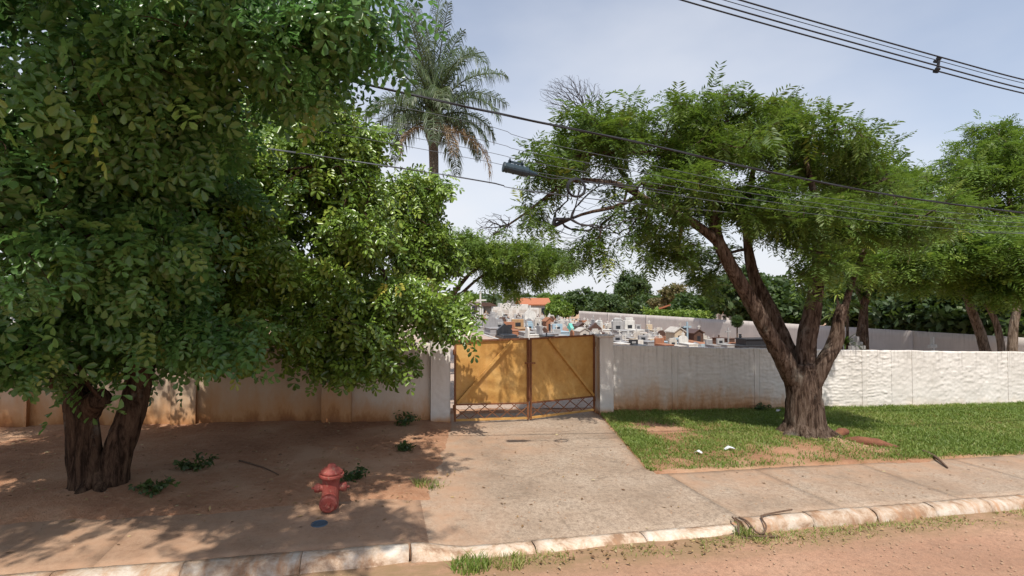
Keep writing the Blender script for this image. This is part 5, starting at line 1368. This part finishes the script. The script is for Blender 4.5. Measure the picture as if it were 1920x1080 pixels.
wv = empty('white_vault_block', (21.2, 81.5, float(zg(21.2)))); tag(wv, 'stepped white burial vault wall behind the rows of graves', 'vault wall')
for i, (a, b, h) in enumerate([(-3.4, -1.6, 2.1), (-1.598, .2, 2.7), (.202, 1.4, 2.2), (1.402, 3.2, 2.5), (3.202, 5.0, 1.9)]):
    MB().box(a, b, -.8, .8, -.1, h, .03).build('vault', MS['white'], wv)
    for zz in (.5, 1.15): MB().box(a + .3, b - .3, -.83, -.803, zz, zz + .5).build('niche', MS['off-white'], wv)
ch = empty('grave_chapel', (15.5, 73.5, float(zg(15.5)) + .05)); tag(ch, 'small open chapel with white pillars and brown roof edge behind the graves', 'chapel')
for px in (-1.1, -.45, 1.0): MB().box(px - .12, px + .12, -.9, -.66, 0, 2.1).build('pillar', MS['white'], ch)
MB().box(-1.2, 1.2, .5, .7, 0, 2.1).build('back_wall', MS['off-white'], ch)
MB().prism([(-1.6, 2.101), (1.6, 2.101), (1.6, 2.25), (.6, 2.62), (-.6, 2.62), (-1.6, 2.25)], -1.1, .9).build('roof', MS['dark brown'], ch)
MB().box(-.32, .32, -.2, .2, 0, 1.5).build('altar', MS['dark brown'], ch)

# ------------------------------------------------------------------ grass, weeds, litter
M_GRASS = mat_leaf('grass_blades', [(0, (.06, .095, .018)), (.4, (.12, .185, .028)), (.75, (.19, .25, .045)), (1, (.36, .31, .12))], .3, .55)
def blades(u, v, z, h, w, rnd, r, lean=.5):
    n = len(u); a = r.uniform(0, 2 * np.pi, n); l = r.normal(0, lean, (n, 2)) * h[:, None]
    sx, sy = np.cos(a) * w / 2, np.sin(a) * w / 2
    V = np.zeros((n, 5, 3))
    V[:, 0] = np.stack([u - sx, v - sy, z - .01], -1); V[:, 1] = np.stack([u + sx, v + sy, z - .01], -1)
    mx, my = u + l[:, 0] * .4, v + l[:, 1] * .4
    V[:, 2] = np.stack([mx + sx * .8, my + sy * .8, z + h * .6], -1); V[:, 3] = np.stack([mx - sx * .8, my - sy * .8, z + h * .6], -1)
    V[:, 4] = np.stack([u + l[:, 0], v + l[:, 1], z + h * .95], -1)
    k = np.arange(n)[:, None] * 5
    return V.reshape(-1, 3), [k + np.array([[0, 1, 2, 3]]), k + np.array([[3, 2, 4]])], np.repeat(rnd, 5)
r = np.random.default_rng(33)
n = 210000
gu_ = 4.1 + (26 - 4.1) * r.random(n) ** 1.5; gv_ = r.uniform(6.9, 11.15, n)
m = grass_mask(gu_, gv_) > r.random(n) * .95 + .03
gu_, gv_ = gu_[m], gv_[m]
m2 = (np.hypot(gu_ - 8.46, gv_ - 8.56) > .5); gu_, gv_ = gu_[m2], gv_[m2]
tall = .55 + .9 * fbm(gu_ * 1.4, gv_ * 1.4, seed=34) + .5 * sstep(10.7, 11.1, gv_)
gh = r.uniform(.018, .060, len(gu_)) * tall * (1 + .3 * sstep(8, 12, gu_))
gr_ = np.clip(.30 + .60 * fbm(gu_ * .8, gv_ * .8, seed=35) + r.normal(0, .13, len(gu_)) + .25 * sstep(8.5, 6, gu_) * fbm(gu_ * 3, gv_ * 3, seed=36), 0, 1)
v_, f_, rr_ = blades(gu_, gv_, G(gu_, gv_), gh, r.uniform(.007, .014, len(gu_)) * (1 + .04 * gu_), gr_, r, .65)
tag(obj('lawn_grass', np_mesh('lawn_grass', v_, f_, M_GRASS, {'rnd': rr_})), 'patchy green grass between the pavement and the white wall', 'grass', kind='stuff')

def tuft(name, label, u, v, rad, n, h, hue, z=None, cat='weed', group='weeds on the verge'):
    rr = rad * np.sqrt(r.random(n)); a = r.uniform(0, 6.28, n); uu = u + rr * np.cos(a); vv = v + rr * np.sin(a) * .7
    zz = G(uu, vv) if z is None else np.full(n, z)
    V, F, R_ = blades(uu, vv, zz, r.uniform(.4, 1, n) * h, np.full(n, .010), np.clip(hue + r.normal(0, .14, n), 0, 1), r, .55)
    o = obj(name, np_mesh(name, V, F, M_GRASS, {'rnd': R_})); tag(o, label, cat, group); return o
tuft('grass_tuft', 'straggly grass tuft at the driveway edge, right of the hydrant', .72, 6.95, .22, 170, .10, .75, cat='grass tuft')
tuft('grass_tuft', 'green grass tuft in the gutter below the driveway lip', .92, 4.99, .20, 260, .13, .55, z=float(zg(.9)) + .01, cat='grass tuft')
tuft('grass_tuft', 'dry grass tuft in the gutter, just right of the green one', 1.32, 5.0, .2, 200, .10, .9, z=float(zg(1.3)) + .01, cat='grass tuft')
M_WEED = mat_leaf('weed_leaves', [(0, (.025, .05, .015)), (1, (.07, .11, .03))], .25, .5)
for u, v, s, lb in ((.55, 10.15, 1.0, 'dark weeds at the foot of the cream wall near the gate'), (.50, 8.5, .55, 'weed on the red soil between hydrant and gate'), (-2.35, 7.9, .8, 'weed clump on the soil right of the dark trunk'), (-.30, 7.3, .7, 'leafy weed just behind the hydrant'),
                    (-2.5, 7.0, .7, 'low weeds at the right foot of the dark trunk'), (9.5, 10.95, .8, 'dark weed against the white wall left of the trunk')):
    e = empty('weed', (u, v, float(G(u, v)) - .01)); tag(e, lb, 'weed', 'weeds on the verge')
    for k in range(9):
        a = r.uniform(0, 6.28); l = s * r.uniform(.12, .30); q = [(0, 0, 0), (math.cos(a) * l * .4, math.sin(a) * l * .4, l * .5), (math.cos(a) * l, math.sin(a) * l, l * r.uniform(.4, .8))]
        st = MB().tube(q, .003, 4, False).build('stem', M_WEED, e)
        p = np.array([np.array(q[1]) + (np.array(q[2]) - q[1]) * t for t in r.random(7)]) + r.normal(0, .02, (7, 3))
        V, F, R_ = scatter(spray(4, .07 * s + .02, .035, 50 + k), p, r.normal(size=(7, 3)), np.array([0, 0, 1.]) + r.normal(0, .4, (7, 3)), r.uniform(.7, 1.2, 7), r.random(7))
        obj('leaves', np_mesh('leaves', V, F, M_WEED, {'rnd': R_}), e)['kind'] = 'stuff'
# fallen leaves, grit and chaff
M_LITTER = mat_leaf('fallen_leaves', [(0, (.10, .05, .025)), (.5, (.24, .14, .06)), (.85, (.40, .28, .12)), (1, (.50, .42, .25))], .1, .8, (.3, .2, .05))
lit = [(r.uniform(-9, 1.2, 1100), r.uniform(6.4, 10.4, 1100)), (r.uniform(-8, 4, 90), r.uniform(5.4, 7, 90)), (r.uniform(1.6, 4.8, 60), r.uniform(7, 10.4, 60)), (r.uniform(4.5, 13, 260), r.uniform(6.9, 10.9, 260)), (r.uniform(4.5, 14, 70), r.uniform(5.4, 6.9, 70))]
lu = np.concatenate([a for a, b in lit]); lv_ = np.concatenate([b for a, b in lit]); lz = np.maximum(G(lu, lv_), zg(lu) + .128 - drop_dip(lu, lv_)) + .006
gut = 380; gu2 = np.concatenate([r.uniform(1.6, 4.4, 110), r.uniform(4.2, 14, gut - 110)]); gv2 = 5.12 - np.abs(r.normal(0, .16, gut)); lu = np.concatenate([lu, gu2]); lv_ = np.concatenate([lv_, gv2]); lz = np.concatenate([lz, zg(gu2) + .03])
nl = len(lu)
one = (np.array([[0, 0, 0], [.5, .22, .05], [1, 0, .02], [.5, -.22, .05]], float), [np.array([[0, 1, 2, 3]])])
v_, f_, rr_ = scatter(one, np.stack([lu, lv_, lz], -1), np.stack([r.normal(size=nl), r.normal(size=nl), r.normal(0, .12, nl)], -1), np.array([0, 0, 1.]) + r.normal(0, .25, (nl, 3)), r.uniform(.025, .075, nl), r.random(nl))
tag(obj('leaf_litter', np_mesh('leaf_litter', v_, f_, M_LITTER, {'rnd': rr_})), 'dry fallen leaves scattered over verge, pavement and gutter', 'leaf litter', kind='stuff')
n = 5200; cu = 4.2 + 16 * r.random(n) ** 1.3; cu[:900] = r.uniform(1.4, 4.3, 900); cv = 5.13 - np.abs(r.normal(0, .13, n)); keep = fbm(cu * 1.8, cv * 3, seed=37) > .42; cu, cv = cu[keep], cv[keep]
v_, f_, rr_ = blades(cu, cv, zg(cu) + .018, r.uniform(.01, .035, len(cu)), r.uniform(.006, .011, len(cu)), np.clip(.88 + r.normal(0, .12, len(cu)), 0, 1), r, 1.6)
tag(obj('gutter_chaff', np_mesh('gutter_chaff', v_, f_, M_GRASS, {'rnd': rr_})), 'strip of dry chaff and withered grass along the gutter', 'dry grass', kind='stuff')
n = 4200; su = r.uniform(-8, 14, n); sv = np.where(r.random(n) < .5, r.uniform(3.2, 5.1, n), r.uniform(5.4, 10.5, n)); on_r = sv < 5.1; sz_ = np.where(on_r, zg(su) + .012, np.maximum(G(su, sv), zg(su) + .127 - drop_dip(su, sv)))
keep = (sv < 5.1) | (sv > 5.4); su, sv, sz_ = su[keep], sv[keep], sz_[keep]
peb = (np.array([[1, 0, 0], [-.2, .9, 0], [-.8, -.5, 0], [0, 0, .8], [.3, -.8, .1]], float), [np.array([[0, 1, 3], [1, 2, 3], [2, 4, 3], [4, 0, 3]])])
v_, f_, rr_ = scatter(peb, np.stack([su, sv, sz_], -1), np.stack([r.normal(size=len(su)), r.normal(size=len(su)), np.zeros(len(su))], -1), np.tile([0, 0, 1.], (len(su), 1)), r.uniform(.005, .018, len(su)), r.random(len(su)))
M_GRIT = worn('loose_grit', (.30, .17, .10), (.42, .30, .20), 5)
tag(obj('loose_grit', np_mesh('loose_grit', v_, f_, M_GRIT)), 'loose grit and small stones on soil, concrete and road', 'grit', kind='stuff')
# sticks, root, rubbish
M_WOOD = worn('dead_wood', (.10, .06, .04), (.17, .11, .075), 8, .95, .6, .01); M_ROT = worn('rotten_red_wood', (.16, .065, .04), (.28, .12, .065), 8, .95, .8, .02)
def stick(label, pts, rad, mat=M_WOOD, name='fallen_stick'):
    P = [(u, v, float(max(G(u, v), zg(u) + .127)) + h) for u, v, h in pts]
    Q = catmull([(*p, 0) for p in P], .06)[:, :3]; o = np.array(P[0])
    b = MB().tube([tuple(p - o) for p in Q], list(np.interp(np.linspace(0, 1, len(Q)), [0, .5, 1], [rad, rad * .9, rad * .5])), 6).build(name, mat, None, tuple(o), smooth=True)
    tag(b, label, 'stick', 'sticks on the ground'); return b
stick('dark stick lying from the grass onto the right pavement', [(9.9, 7.3, .02), (9.7, 6.95, .03), (9.35, 6.5, .015)], .028)
stick('thin twig on the soil left of the hydrant', [(-1.9, 8.3, .01), (-1.5, 7.9, .02), (-1.25, 7.6, .01)], .012)
stick('short pale twig at the foot of the dark trunk', [(-3.9, 8.6, .01), (-3.5, 8.4, .02)], .014)
v, f = limb_mesh([[(8.95, 8.2, -.28, .10), (9.12, 7.95, -.17, .10), (9.35, 7.75, -.19, .09), (9.7, 7.62, -.27, .05)]], 9, .5)
tag(obj('rotten_log', np_mesh('rotten_log', v, f, M_ROT, smooth=True)), 'rotten reddish log lying beside the roots of the spreading tree', 'log')
v, f = limb_mesh([[(8.98, 8.42, -.25, .10), (9.16, 8.36, -.10, .085), (9.28, 8.33, -.10, .05)]], 9, .4)
tag(obj('root_stub', np_mesh('root_stub', v, f, M_ROT, smooth=True)), 'orange-brown broken root stub at the trunk foot', 'root')
M_PAPER = flat('white_scrap', (.7, .72, .74), .6)
for u, v, s, lb in ((6.13, 7.88, .10, 'white scrap of rubbish on the worn grass'), (9.9, 10.85, .10, 'white scrap against the wall left of the trunk'), (10.9, 10.6, .12, 'white scrap on the grass right of the trunk'), (5.4, 7.75, .07, 'small pale scrap at the lawn corner')):
    b = MB(); b.v = [(-s, -s*.4, .01), (-.2*s, -s*.5, .05), (s, -.3*s, .02), (s*.9, s*.4, .03), (0, s*.5, .06), (-s*.9, s*.3, .015)]; b.f = [(0, 1, 4, 5), (1, 2, 3, 4)]
    tag(b.build('paper_scrap', M_PAPER, None, (u, v, float(G(u, v)) + .02), (0, 0, u)), lb, 'rubbish', 'scraps of rubbish')
# the dry vine curled over the kerb end
zk = float(zg(4.2))
vn = empty('dry_vine', (4.15, 5.2, zk)); tag(vn, 'withered vine curled over the end of the right kerb', 'vine')
for pts in ([(.02, .12, .15), (-.02, -.03, .14), (-.06, -.10, .05), (0, -.14, .02), (.1, -.16, .02)], [(.10, .10, .15), (.12, -.02, .145), (.16, -.11, .06), (.24, -.13, .04), (.32, -.09, .10), (.34, .0, .15), (.45, .08, .15), (.9, .13, .145)], [(.05, -.12, .03), (.22, -.18, .03), (.38, -.2, .02)]):
    MB().tube([tuple(p) for p in catmull([(*q, 0) for q in pts], .03)[:, :3]], .011, 5).build('stem', M_WOOD, vn, smooth=True)
k = 140; V, F, R_ = blades(r.normal(.03, .06, k), r.normal(-.07, .05, k), np.full(k, .02), r.uniform(.04, .13, k), np.full(k, .010), np.clip(.8 + r.normal(0, .2, k), 0, 1), r, .6)
obj('withered_leaves', np_mesh('withered_leaves', V, F, M_GRASS, {'rnd': R_}), vn)['kind'] = 'stuff'
